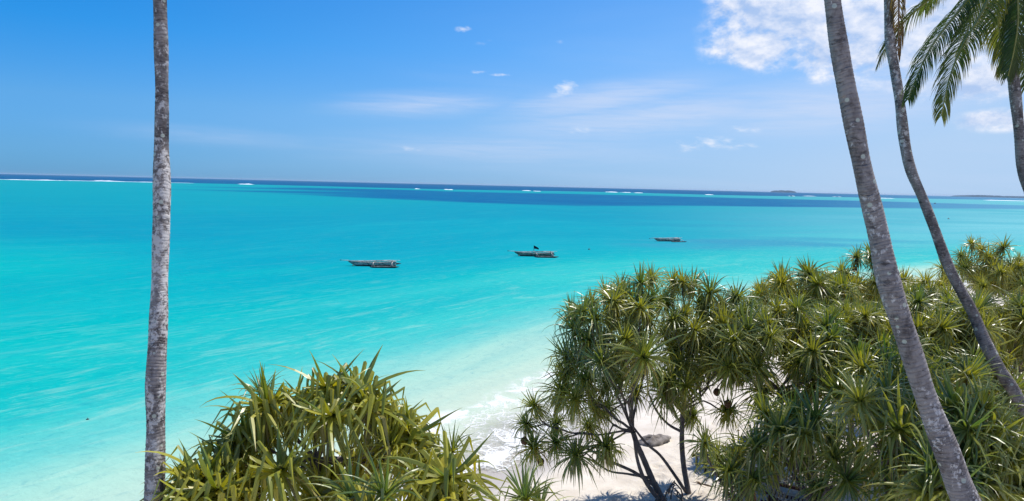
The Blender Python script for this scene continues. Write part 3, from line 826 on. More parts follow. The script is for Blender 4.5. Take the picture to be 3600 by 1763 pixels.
m_wood, k, b = new_mat('screw_pine_bark')
o_ = k.pos(); n1 = k.noise(o_, 3.0, 6, 0.65); v1 = V(k.nt, k.voronoi(o_, 28.0).outputs['Distance']); n3 = k.noise(o_, 30.0, 4, 0.6)
col = k.mix(n1.step(0.3, 0.7), (0.085, 0.062, 0.058), (0.19, 0.155, 0.14))
col = k.mix((1.0 - v1.step(0.12, 0.28)) * 0.7, col, (0.36, 0.30, 0.24))
k.link(col, b.inputs['Base Color']); b.inputs['Roughness'].default_value = 0.9
k.link(k.bump(n3 - v1 * 0.6, 0.8, 0.01), b.inputs['Normal'])
m_fruit = plain('screw_pine_fruit', (0.13, 0.065, 0.03), 0.75, 0.3, 0.4, 20, 0.8)


def leaf_path(rng, phi, e0, L, style):
    """centre line and frame for one long keeled leaf, local to its rosette"""
    N = 7; pts = []; pitch = e0; r0 = 0.035
    p = Vector((math.cos(phi) * r0, math.sin(phi) * r0, 0.02)); pts.append(p)
    if style == 'kink': tk = rng.uniform(0.24, 0.52); fin = rad(rng.choice((-88, -84, -78, -66, -50, -35)) + rng.uniform(-4, 4)); dphi = rng.uniform(-0.5, 0.5)
    elif style == 'spear': tk = 2; fin = 0; dphi = rng.uniform(-0.1, 0.1)
    else: tk = 2; fin = 0; dphi = rng.uniform(-0.25, 0.25)
    arch = {'kink': 0.18, 'spear': rng.uniform(0.05, 0.35), 'arch': rng.uniform(0.7, 1.7), 'skirt': 0.5}[style]
    ph = phi
    for i in range(N):
        t = (i + 0.5) / N
        if style == 'kink':
            pt = e0 - arch * t if t < tk else fin
            if t >= tk: ph = phi + dphi
        else: pt = e0 - arch * t ** 1.5; ph = phi + dphi * t
        pt = max(pt, rad(-89))
        p = p + Vector((math.cos(ph) * math.cos(pt), math.sin(ph) * math.cos(pt), math.sin(pt))) * (L / N)
        pts.append(p)
    return pts


def add_leaf(mb, rng, phi, e0, L, w, style, age):
    pts = leaf_path(rng, phi, e0, L, style); N = len(pts) - 1
    side = Vector((-math.sin(phi), math.cos(phi), 0)); tw = rng.uniform(-0.35, 0.35)
    vs, aa = [], []
    for i, p in enumerate(pts):
        t = i / N; tg = (pts[min(i + 1, N)] - pts[max(i - 1, 0)]).normalized()
        sd = (side - tg * side.dot(tg)).normalized(); sd = Quaternion(tg, tw * t * 2) @ sd; nn_ = sd.cross(tg)
        if nn_.z < 0 and i == 0: nn_ = -nn_
        hw = w * 0.5 * (1.0 - 0.25 * t if t < 0.55 else max(0.03, (1 - t) / 0.45 * 0.86))
        fold = 0.75 * hw
        vs += [p + sd * hw + nn_ * fold, p, p - sd * hw + nn_ * fold]
        aa += [min(1.0, age + (0.45 if i == N else 0) + (0.12 if i == N - 1 else 0))] * 3
    fs = []
    for i in range(N):
        a_ = i * 3; fs += [(a_, a_ + 1, a_ + 4, a_ + 3), (a_ + 1, a_ + 2, a_ + 5, a_ + 4)]
    mb.add(vs, fs, aa)


def leaf_specs(rng, n, L, w, kinky, skirt, lo=-25):
    out = []
    for i in range(n):
        t = i / (n - 1); phi = i * 2.39996 + rng.uniform(-.2, .2)
        hi = 86 if kinky < 0.9 else 60
        e = rad(hi - (hi - lo) * t ** 0.85 + rng.uniform(-12, 12))
        if t < (0.22 if kinky < 0.9 else 0.05): st = 'spear'; ll = L * rng.uniform(0.45, 0.85); ag_ = rng.uniform(0.0, 0.12)
        elif rng.random() < kinky: st = 'kink'; ll = L * rng.uniform(0.85, 1.12); ag_ = rng.uniform(0.1, 0.5) + 0.15 * t
        else: st = 'arch'; ll = L * rng.uniform(0.75, 1.05); ag_ = rng.uniform(0.02, 0.45) + 0.12 * t
        if t > 0.8 and rng.random() < 0.35: ag_ = rng.uniform(0.7, 1.0)
        out.append((phi, e, ll, w * rng.uniform(0.8, 1.15), st, ag_))
    for i in range(skirt):
        out.append((rng.uniform(0, 6.28), rad(rng.uniform(-78, -50)), L * rng.uniform(0.5, 1.0), w * 0.8, 'skirt', rng.choice((0.2, 0.3, 0.45, 0.6, 0.9, 1.0))))
    return out


def rosette_mesh(seed, n, L, w, kinky, skirt, mat, lo=-25):
    rng = random.Random(seed); mb = MB()
    mb.tube([(0, 0, -0.30), (0, 0, -0.05), (0, 0, 0.10)], [0.035, 0.05, 0.02], 6, a=0.9)
    for sp_ in leaf_specs(rng, n, L, w, kinky, skirt, lo): add_leaf(mb, rng, *sp_)
    return mb.mesh('leaf_rosette', mat)


def rosette_split(seed, n, L, w, kinky, skirt, mat, lo=-25):
    """core mesh (spears and dead skirt) plus one mesh for every grown leaf"""
    rng = random.Random(seed); core = MB(); leaves = []
    core.tube([(0, 0, -0.30), (0, 0, -0.05), (0, 0, 0.10)], [0.04, 0.06, 0.02], 6, a=0.9)
    for sp_ in leaf_specs(rng, n, L, w, kinky, skirt, lo):
        if sp_[4] in ('spear', 'skirt'): add_leaf(core, rng, *sp_)
        else:
            m1 = MB(); add_leaf(m1, rng, *sp_); leaves.append(m1.mesh('leaf', mat))
    return core.mesh('leaf_rosette', mat), leaves


# shared rosette shapes
ROS = {
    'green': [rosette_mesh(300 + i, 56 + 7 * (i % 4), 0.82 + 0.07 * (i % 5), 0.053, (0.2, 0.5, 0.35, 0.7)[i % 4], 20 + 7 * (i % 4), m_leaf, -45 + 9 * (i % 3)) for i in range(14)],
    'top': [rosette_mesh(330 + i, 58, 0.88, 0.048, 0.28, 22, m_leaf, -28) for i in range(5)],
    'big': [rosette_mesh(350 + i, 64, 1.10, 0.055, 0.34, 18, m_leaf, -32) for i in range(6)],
    'olive': [rosette_mesh(380 + i, 42, 1.22, 0.094, 0.94, 16, m_leafy, -12) for i in range(7)],
    'upright': [rosette_mesh(400 + i, 38, 1.05, 0.052, 0.35, 5, m_leaf, 5) for i in range(3)],
}
SPLIT = {
    'big': [rosette_split(420 + i, 58, 1.10, 0.056, 0.34, 14, m_leaf, -32) for i in range(4)],
    'olive': [rosette_split(440 + i, 40, 1.24, 0.096, 0.94, 14, m_leafy, -12) for i in range(4)],
    'upright': [rosette_split(460 + i, 34, 1.00, 0.052, 0.35, 4, m_leaf, 5) for i in range(2)],
}


def add_rosette(root, pos, kind, rng, size=1.0, tilt=None, split=False):
    pos = Vector(pos); tl_ = (tilt or Vector((0, 0, 1))).normalized()
    q = tl_.to_track_quat('Z', 'Y') @ Quaternion((0, 0, 1), rng.uniform(0, 6.28))
    if split:
        core, leaves = rng.choice(SPLIT[kind]); o = bpy.data.objects.new('leaf_rosette', core)
    else: o = bpy.data.objects.new('leaf_rosette', rng.choice(ROS[kind])); leaves = []
    o.rotation_mode = 'QUATERNION'; o.rotation_quaternion = q; o.location = pos - root.location
    o.scale = (size * rng.uniform(0.82, 1.14),) * 3
    link(o, root)
    for lm in leaves: link(bpy.data.objects.new('leaf', lm), o)
    return o


def bez(p0, d0, p1, d1, n):
    out = []
    for i in range(n + 1):
        t = i / n; L = (p1 - p0).length / 3
        a, b_, c_, e = p0, p0 + d0 * L, p1 - d1 * L, p1
        out.append(a * (1 - t) ** 3 + b_ * 3 * t * (1 - t) ** 2 + c_ * 3 * t * t * (1 - t) + e * t ** 3)
    return out


def split2(pts, rng):
    c_ = [Vector(rng.choice(pts)), Vector(rng.choice(pts))]
    far = max(((a, b_) for a in pts for b_ in pts), key=lambda ab: (ab[0] - ab[1]).length); c_ = [far[0].copy(), far[1].copy()]
    for _ in range(5):
        g = [[], []]
        for p in pts: g[0 if (p - c_[0]).length < (p - c_[1]).length else 1].append(p)
        if not g[0] or not g[1]: break
        c_ = [sum(q, Vector()) / len(q) for q in g]
    if not g[0] or not g[1]: h = len(pts) // 2; g = [pts[:h], pts[h:]]
    return g


def grow(mb, node, dr, pts, r, rng, base):
    if len(pts) == 1:
        tgt = pts[0]; d1 = Vector((rng.uniform(-.25, .25), rng.uniform(-.25, .25), 1)).normalized()
        path = bez(node, dr, tgt - Vector((0, 0, 0.03)), d1, 6)
        for q in range(1, 6): path[q] += Vector((rng.uniform(-1, 1), rng.uniform(-1, 1), rng.uniform(-1, 1))) * 0.025
        re_ = min(r, 0.032) * 0.85
        mb.tube([q - base for q in path], [r + (re_ - r) * i / 6 for i in range(7)], 6)
        return
    for gset in split2(pts, rng):
        cen = sum(gset, Vector()) / len(gset)
        rr = max(0.026, r * (len(gset) / len(pts)) ** 0.42)
        if len(gset) == 1: grow(mb, node, dr, gset, rr, rng, base); continue
        f = 0.48; nxt = node.lerp(cen, f); nxt.z -= 0.06 * (cen - node).length; nxt += Vector((rng.uniform(-.12, .12), rng.uniform(-.12, .12), 0))
        d1 = ((cen - node).normalized() + Vector((0, 0, 0.35))).normalized()
        path = bez(node, dr, nxt, d1, 5)
        for q in range(1, 5): path[q] += Vector((rng.uniform(-1, 1), rng.uniform(-1, 1), rng.uniform(-1, 1))) * 0.02
        mb.tube([q - base for q in path], [r + (rr - r) * i / 5 for i in range(6)], 7)
        grow(mb, nxt, d1, gset, rr, rng, base)


def screw_pine(label, trunk, targets, kind, seed, r0=0.10, near_split=0, limbs=4, props=6, extra_branches=(), group='screw pines along the top of the beach', fruits=()):
    """trunk: points up to the first fork; targets: world positions of the leaf rosettes"""
    rng = random.Random(seed); tr_ = [Vector(q[:3]) for q in trunk]
    base = Vector((tr_[0].x, tr_[0].y, float(sand_z(np.array(tr_[0].x), np.array(tr_[0].y)))))
    root = empty('screw_pine', base); tag(root, label, 'screw pine', group)
    tr_[0].z = base.z - 0.15
    path = [Vector(q) for q in catmull([tuple(q) for q in tr_], 5)]
    n_ = len(path)
    MB_ = MB(); MB_.tube([q - base for q in path], [r0 * (1.15 - 0.3 * i / (n_ - 1)) * (1 + 0.04 * math.sin(i * 2.3)) for i in range(n_)], 10)
    MB_.build('trunk', m_wood, root, True)
    for i in range(props):
        a = i * 2 * math.pi / props + rng.uniform(-.3, .3); d2 = Vector((math.cos(a), math.sin(a), 0)); hgt = rng.uniform(0.25, 0.55)
        pr = MB(); p0 = Vector((0, 0, hgt)); p1 = d2 * rng.uniform(0.18, 0.36) + Vector((0, 0, -0.1))
        pr.tube([p0, p0.lerp(p1, 0.5) + d2 * 0.05 + Vector((0, 0, 0.06)), p1], [0.02, 0.022, 0.025], 6); pr.build('prop_root', m_wood, root, True)
    pts = [Vector(q[:3]) for q in targets]
    fork = path[-1]; up = (path[-1] - path[-2]).normalized()
    groups = [pts]
    while len(groups) < min(limbs, len(pts)):
        groups.sort(key=len); g = groups.pop()
        if len(g) < 2: groups.append(g); break
        groups += split2(g, rng)
    for g in groups:
        mb = MB(); cen = sum(g, Vector()) / len(g); d0 = (up * 0.6 + (cen - fork).normalized()).normalized()
        rr = max(0.03, r0 * 0.85 * (len(g) / len(pts)) ** 0.4)
        if len(g) == 1: grow(mb, fork, d0, g, rr, rng, base)
        else: grow(mb, fork, d0, g, rr, rng, base)
        mb.build('branch', m_wood, root, True)
    for eb, re0 in extra_branches:
        mb = MB(); pe = [Vector(q) - base for q in catmull(eb, 4)]
        mb.tube(pe, [re0 * (1 - 0.45 * i / (len(pe) - 1)) * rng.uniform(0.93, 1.07) for i in range(len(pe))], 7); mb.build('branch', m_wood, root, True)
    cen = sum(pts, Vector()) / len(pts); order = sorted(range(len(pts)), key=lambda i: (pts[i] - Vector((0, 0, CAM_H))).length)
    nl = 0
    for rank, i in enumerate(order):
        p = pts[i]; out = (p - cen); out.z = max(out.z, 0) * 0.4; jt = 0.2 if kind == 'olive' else 0.5; tilt = Vector((0, 0, 1)) + out * 0.2 + Vector((rng.uniform(-jt, jt), rng.uniform(-jt, jt), 0))
        kd = kind
        sz_ = (targets[i][3] if len(targets[i]) > 3 else 1.0)
        if sz_ < 0: kd = 'upright'; sz_ = -sz_
        if kind == 'green' and p.z > cen.z + 0.8: kd = 'top'
        add_rosette(root, p, kd, rng, sz_, tilt, split=(rank < near_split and kd in SPLIT))
    for fp in fruits:
        fm = MB(); fp = Vector(fp) - base
        rings = [(0.0, 0.02), (0.03, 0.075), (0.09, 0.105), (0.15, 0.10), (0.21, 0.07), (0.24, 0.02)]
        fm.tube([fp + Vector((0, 0, -h)) for h, _ in rings], [r_ for _, r_ in rings], 9, jit=0.10, rng=rng)
        nr_ = min((q for q in pts), key=lambda q: (q - base - fp - Vector((0, 0, 0.3))).length) - base
        fm.tube([nr_ - Vector((0, 0, 0.05)), nr_.lerp(fp, 0.5) + Vector((0, 0, 0.05)), fp], [0.016, 0.016, 0.02], 5)
        fm.build('fruit', m_fruit, root, True)
    return root


def shell_targets(seed, c, rx, ry, rz, n, mind=0.55, low=-0.35):
    """rosette positions spread over a bumpy dome"""
    rng = random.Random(seed); out = []; c = Vector(c); tries = 0
    lob = [(rng.uniform(0, 6.28), rng.uniform(0, 6.28), rng.uniform(0.5, 1)) for _ in range(3)]
    while len(out) < n and tries < 6000:
        tries += 1
        z = rng.uniform(low, 1); a = rng.uniform(0, 2 * math.pi); r = math.sqrt(max(0, 1 - z * z))
        s_ = rng.uniform(0.72, 1.0) if rng.random() < 0.8 else rng.uniform(0.4, 0.75)
        s_ *= 1 + 0.14 * sum(math.sin(a * 2 + l0) * math.cos(z * 3 + l1) * l2 for l0, l1, l2 in lob) / 1.5
        p = c + Vector((math.cos(a) * r * rx, math.sin(a) * r * ry, z * rz)) * s_
        if all((p - q).length > mind for q in out): out.append(p)
    return [tuple(p) for p in out]


def ground(x, y): return (x, y, float(sand_z(np.array(float(x)), np.array(float(y)))))


# --- the pair of screw pines standing clear on the sand, in the middle of the picture
TA = [(0.77,19.40,3.10,0.90), (0.53,19.30,2.60,0.85), (0.77,19.20,1.94,0.90), (1.83,18.40,3.67,1.05), (1.91,18.20,2.15,1.00), (1.65,19.40,4.13,0.95), (1.68,19.60,4.57,0.90), (2.69,18.10,2.42,1.00), (1.87,19.20,5.47,1.00), (1.81,19.60,5.82,0.90), (2.32,19.50,6.19,0.90), (2.77,19.80,6.41,0.90), (3.28,20.30,6.51,0.85), (2.44,17.70,4.91,1.10), (2.16,18.50,5.27,1.00), (3.05,17.80,5.51,1.05), (3.77,19.70,6.73,1.00), (4.20,20.30,6.83,0.95), (3.45,19.20,6.24,1.00), (3.42,17.20,5.20,1.15), (2.91,19.20,5.75,1.00), (3.12,18.40,4.34,0.90), (2.18,18.60,4.15,0.90), (4.01,19.70,5.67,1.00), (1.42,19.60,2.54,0.85), (2.43,19.80,2.38,0.90), (2.94,19.90,2.95,0.90), (2.82,18.70,6.34,0.95), (2.31,18.40,5.89,1.00), (4.63,20.80,6.08,0.90), (3.68,19.60,3.54,0.85), (2.02,18.70,6.04,1.00), (3.12,20.20,5.73,1.00), (3.54,19.90,5.62,1.00), (3.52,18.40,6.25,1.00), (2.71,19.60,5.15,1.00), (3.21,19.80,4.64,1.00), (3.58,19.40,5.21,1.00), (2.06,19.20,4.60,1.00), (2.81,19.20,3.87,1.00), (2.50,19.20,3.17,0.90), (1.53,19.20,3.61,0.95), (1.39,18.90,2.22,0.90), (3.18,19.30,6.47,1.00), (4.00,19.50,6.29,1.00)]
screw_pine('screw pine standing clear on open sand, brown fruit hanging from its low outer branches',
           [(4.35, 18.6, 0.5), (4.775, 18.8, 0.052), (4.224, 19.0, 1.112), (3.959, 19.1, 1.691), (3.757, 19.2, 2.125), (3.627, 19.2, 2.481)], TA, 'green', 11, 0.085, limbs=5, near_split=0,
           extra_branches=(([(4.288, 19.0, 0.963), (3.646, 18.9, 1.41), (2.989, 18.8, 1.732), (2.338, 18.7, 2.11), (1.756, 18.3, 2.455)], 0.055), ([(4.579, 18.9, 0.417), (3.991, 18.7, 1.151), (3.729, 18.8, 1.75), (3.644, 19.1, 2.34)], 0.07),
                           ([(4.134, 19.0, 1.199), (3.532, 19.2, 1.217), (2.931, 19.3, 1.28), (2.281, 19.4, 1.769)], 0.04)),
           fruits=((0.49, 19.2, 2.255), (0.98, 19.1, 1.678), (3.784, 19.6, 5.37)))
TB = [(4.50,18.80,4.14,1.10), (4.92,18.60,4.05,1.10), (4.72,20.40,6.03,1.00), (4.98,20.90,6.68,0.95), (5.19,20.50,6.68,1.00), (5.59,20.90,6.57,0.95), (5.97,20.30,6.43,1.10), (5.25,19.20,5.50,1.10), (6.08,19.20,5.60,1.10), (6.80,20.40,6.26,1.05), (6.58,19.40,5.80,1.05), (5.05,19.70,5.87,1.00), (5.72,20.40,6.02,1.00), (4.68,20.30,5.16,0.95), (4.87,19.80,4.74,1.00), (6.26,20.40,4.69,1.00), (6.62,19.80,4.26,1.10), (6.42,19.50,3.05,1.00), (6.08,20.90,4.07,0.90), (6.86,19.30,5.26,1.05), (7.37,20.90,5.94,1.00), (4.61,20.80,3.81,0.85), (5.70,20.80,2.47,0.80), (5.14,21.50,6.29,0.90), (6.56,21.00,5.91,1.00), (5.17,20.60,5.10,1.00), (5.28,19.60,4.86,1.00), (5.92,20.20,5.62,1.00), (6.46,20.90,4.94,1.00), (5.56,20.30,3.98,1.00), (4.70,19.50,5.73,1.00), (5.63,19.30,5.11,1.00), (7.10,20.40,4.47,1.00), (4.89,19.10,4.52,1.00), (4.51,19.00,3.75,1.00)]
screw_pine('screw pine with straight speckled trunk beside the one with low hanging fruit', 
           [(4.95, 19.4, 0.5), (5.536, 19.5, -0.037), (5.412, 19.6, 0.594), (5.287, 19.7, 1.228), (5.224, 19.8, 1.835), (5.227, 19.9, 2.291), (5.24, 20.0, 2.844)], TB, 'green', 12, 0.080, limbs=5,
           extra_branches=(([(5.355, 19.6, 0.531), (4.922, 19.4, 1.164), (4.461, 19.3, 1.771), (4.017, 19.2, 2.161), (3.432, 19.0, 2.904)], 0.055), ([(5.228, 19.9, 2.26), (4.822, 20.0, 2.462), (4.464, 20.1, 2.853), (4.219, 20.2, 3.374)], 0.045)),
           fruits=((6.052, 19.4, 3.784), (6.324, 19.2, 3.497)))


def dome_pine(label, px_center, rx, ry, rz, n, kind, seed, mind=0.6, near_split=0, low=-0.3, r0=0.085, extra=(), lean=0.0, fruits=()):
    c = Vector(px_center); tg = shell_targets(seed, c, rx, ry, rz, n, mind, low) + [tuple(e) for e in extra]
    gx, gy, gz = ground(c.x + lean, c.y)
    fork = Vector((c.x + lean * 0.3, c.y, max(gz + 1.0, c.z - rz * 0.9)))
    return screw_pine(label, [(gx, gy, gz), (gx - lean * 0.2 + 0.12, gy, gz + (fork.z - gz) * 0.5), tuple(fork)], tg, kind, seed, r0, near_split, limbs=4, fruits=fruits)


# --- the thicket running down the beach to the right, back row first
dome_pine('screw pine at the seaward edge of the thicket, next to the tall tufted one', (10.051, 23.5, 5.776), 1.7, 1.7, 1.0, 20, 'green', 21, 0.55, low=-0.2)
dome_pine('screw pine with tufts rising highest just behind the biggest palm trunk, dark fruit among them', (13.742, 27.0, 5.273), 1.7, 1.8, 1.1, 22, 'green', 22, 0.55,
          extra=((13.905, 27.4, 6.922), (13.146, 27.0, 6.386), (14.667, 27.8, 7.062), (14.869, 27.6, 6.76), (12.581, 26.6, 6.107)), low=-0.2, fruits=((13.746, 27.2, 6.617),))
dome_pine('low broad screw pine between the two leaning palms', (17.347, 29.0, 4.805), 2.3, 2.0, 1.25, 26, 'green', 23, 0.6)
dome_pine('distant screw pine with two long bare arms ending in drooping tufts', (23.763, 34.0, 5.093), 2.4, 2.2, 1.3, 28, 'green', 24, 0.6,
          extra=((23.27, 34.5, 7.103), (24.783, 34.4, 6.945), (22.436, 34.0, 6.524), (24.096, 35.0, 6.77), (23.792, 34.0, 6.456)), low=-0.2)
dome_pine('furthest screw pine, at the right end of the skyline', (28.873, 37.0, 4.61), 2.6, 2.4, 1.6, 28, 'green', 25, 0.6)
# middle row
dome_pine('screw pine with dark splayed tufts in the middle of the thicket', (7.63, 18.8, 5.037), 2.1, 1.6, 1.25, 38, 'green', 31, 0.5, low=-0.55, extra=((7.061, 18.6, 3.936), (8.363, 18.4, 4.029), (7.897, 18.7, 3.695)))
dome_pine('dense yellow-green screw pine in the thicket left of the biggest palm', (10.222, 20.0, 4.924), 1.9, 1.7, 1.4, 36, 'green', 32, 0.5, low=-0.5)
dome_pine('dense yellow-green screw pine framed between the two leaning palm trunks', (12.249, 19.8, 4.9), 1.95, 1.7, 1.5, 36, 'green', 33, 0.5, low=-0.45)
dome_pine('screw pine crossed by the thin dark palm trunk', (15.359, 21.5, 4.783), 2.1, 1.8, 1.6, 32, 'green', 34, 0.58)
dome_pine('screw pine filling the thicket beyond the thin dark palm', (18.962, 24.0, 3.914), 2.0, 1.8, 1.6, 26, 'green', 35, 0.6)
# front row
def row_pine(label, tg, seed, near_split, fork_drop=1.3, lean=0.15):
    c = sum((Vector(q[:3]) for q in tg), Vector()) / len(tg)
    gx, gy, gz = ground(c.x + lean, c.y)
    fk = (c.x, c.y, max(gz + 0.9, min(q[2] for q in tg) - 0.5 * fork_drop + 0.1))
    return screw_pine(label, [(gx, gy, gz), (c.x + lean * 1.3, c.y, (gz + fk[2]) / 2), fk], tg, 'big', seed, 0.085, near_split, limbs=4)


row_pine('low screw pine with dark drooping tufts over the seated auburn-haired person', [(4.62,15.50,3.60,0.85), (5.27,15.60,2.88,0.95), (5.83,15.50,3.52,1.05), (5.73,15.30,2.86,1.00), (6.51,16.30,2.87,0.90), (5.76,16.50,2.99,0.90), (5.61,15.80,2.37,0.90), (5.16,16.20,3.01,0.80)], 41, 5)
row_pine('screw pine with large fanned tufts above the wooden sun loungers', [(6.64,14.80,4.10,1.00), (7.03,15.20,4.36,1.00), (6.82,15.90,4.15,0.90), (6.26,15.30,4.02,0.90), (7.19,14.60,3.67,1.00), (7.32,14.20,3.34,1.15), (7.95,14.90,3.67,1.00), (8.49,15.40,3.00,0.90), (7.66,15.70,3.74,0.90), (6.69,15.50,3.50,0.90), (7.22,15.90,3.01,0.85), (7.16,15.00,2.78,0.90), (6.20,16.00,4.15,0.90)], 42, 5, lean=0.5)
row_pine('pale-leaved screw pine just before the foot of the biggest palm', [(7.12,13.50,5.32,1.10), (7.95,14.00,5.36,1.00), (7.79,13.20,4.83,1.20), (7.94,14.30,4.77,0.90), (8.84,14.60,4.92,1.00), (8.01,13.80,4.13,0.90), (8.17,13.40,4.08,1.00), (8.94,14.30,4.30,1.00), (8.02,13.60,3.41,1.00)], 43, 5)
row_pine('broad screw pine behind the biggest palm, long silvery leaves', [(7.96,12.20,4.48,1.10), (7.71,12.10,4.09,1.00), (8.78,13.10,5.34,1.10), (8.64,12.50,5.11,1.10), (9.25,13.00,5.36,1.00), (8.14,12.00,4.18,1.00), (9.22,12.70,4.88,1.00), (8.59,12.40,4.58,1.05), (8.77,12.20,4.24,1.00)], 44, 5)
row_pine('screw pine in the lower right corner with fine streaming leaves', [(9.52,12.60,4.45,1.10), (9.89,12.90,4.61,0.90), (9.63,13.10,4.98,0.80), (10.57,13.50,4.25,0.80), (9.12,12.30,4.00,1.00), (9.74,12.40,4.04,1.00), (10.30,12.80,4.35,1.00)], 45, 5)
dome_pine('screw pine half hidden below the middle of the thicket', (9.801, 16.5, 4.573), 1.6, 1.4, 1.1, 16, 'big', 46, 0.75)
dome_pine('screw pine behind the lower right tufts', (13.721, 19.5, 3.639), 1.7, 1.2, 1.2, 17, 'big', 47, 0.75)

# --- the near olive-leaved clump left of centre
TC = [(-3.25,12.00,5.77), (-3.01,11.30,5.51), (-3.66,12.20,5.40), (-4.35,12.00,5.45), (-3.93,12.30,5.30), (-2.73,12.10,5.69), (-2.46,11.80,5.53), (-3.68,10.70,4.80,1.10), (-4.85,12.00,4.81), (-5.02,11.90,4.58,0.90), (-4.88,11.70,4.31), (-2.07,11.70,4.87,-1.00), (-2.06,12.30,5.10), (-1.77,12.00,4.94), (-4.54,12.20,5.01), (-3.34,12.30,3.99), (-1.48,11.80,4.52), (-2.39,12.20,4.46), (-3.23,11.20,4.11), (-4.46,11.40,4.04), (-2.87,12.50,4.20,0.90), (-4.66,12.60,5.46,-0.70)]
screw_pine('tallest of the olive-yellow screw pines with sharply bent leaves, near the upright palm', [(-2.9, 12.2, 0.8), (-3.502, 12.2, 2.423), (-3.543, 12.1, 3.642), (-3.504, 12.1, 4.368)], TC, 'olive', 51, 0.11, near_split=9, limbs=5)
TD = [(-5.17,11.20,4.40,0.90), (-5.35,11.10,4.36,0.75), (-4.75,10.80,4.40), (-5.07,10.70,4.25,0.90), (-5.66,11.60,4.27,-0.55), (-4.86,10.80,3.98), (-5.41,11.10,3.74,0.85)]
screw_pine('small olive-leaved screw pine at the foot of the upright grey palm', [(-4.3, 11.0, 0.7), (-5.084, 11.0, 2.357), (-5.15, 11.0, 3.336)], TD, 'olive', 52, 0.09, near_split=7, limbs=3)
TE = [(-0.92,10.40,4.89,1.00), (-1.30,10.60,4.66,0.90), (-0.83,10.60,4.37,0.80), (-1.10,10.20,4.43,0.90), (-0.96,11.40,4.88,-0.70)]
screw_pine('darker screw pine ending the olive clump on its beach side', [(-0.9, 10.8, 0.8), (-0.909, 10.6, 2.368), (-0.951, 10.5, 3.714)], TE, 'olive', 53, 0.09, near_split=5, limbs=3)
TF = [(-1.82,9.80,4.86,-1.10), (-2.37,10.10,4.65,-1.00), (-2.02,9.60,4.65,1.00)]
screw_pine('pale blue-green screw pine poking up at the bottom of the olive clump', [(-1.8, 9.9, 0.9), (-1.922, 9.9, 2.486), (-1.959, 9.9, 3.779)], TF, 'olive', 54, 0.09, near_split=3, limbs=2)
TG = [(0.29,10.00,4.75,-1.00), (0.50,10.20,4.44,-0.90)]
screw_pine('lone young screw pine with a few long upright leaves over bare sand', [(0.15, 10.2, 0.9), (0.391, 10.0, 2.474), (0.358, 10.0, 3.779)], TG, 'olive', 55, 0.08, near_split=2, limbs=2)

# ------------------------------------------------------------------ outrigger boats
def hull_mat(name, dark, lite):
    m_hull, k, b = new_mat(name)
    o_ = k.coord('Object'); x_, y_, z_ = k.sep(o_)
    n1 = k.noise(k.map(o_, (2.0, 2, 6)), 1.2, 6, 0.7); n2 = k.noise(k.map(o_, (3, 3, 3)), 2.0, 5, 0.7)
    col = k.mix(n1.step(0.38, 0.60), dark, lite)
    col = k.mix(n2.step(0.56, 0.66) * 0.8, col, (0.13, 0.10, 0.08))
    col = k.mix((z_ + (n1 - 0.5) * 0.1).step(0.12, 0.22), (0.018, 0.020, 0.018), col)
    k.link(col, b.inputs['Base Color']); b.inputs['Roughness'].default_value = 0.8
    return m_hull


HULLS = {1: hull_mat('weathered_white_hull', (0.045, 0.085, 0.085), (0.42, 0.43, 0.40)), 2: hull_mat('weathered_green_hull', (0.02, 0.055, 0.045), (0.20, 0.26, 0.21)),
         3: hull_mat('weathered_grey_hull', (0.05, 0.07, 0.065), (0.33, 0.36, 0.31))}
m_pale_wood = plain('bleached_wood', (0.50, 0.46, 0.42), 0.85, 0.2, 0.55, 3.0)
m_dark_wood = plain('wet_dark_wood', (0.035, 0.030, 0.028), 0.6, 0.3, 0.5, 4.0)
m_flag = plain('dark_flag_cloth', (0.012, 0.012, 0.03), 0.9, 0.1, 0.2, 4)
m_buoy = plain('yellowish_float', (0.55, 0.50, 0.28), 0.6, 0.3, 0.2, 4)


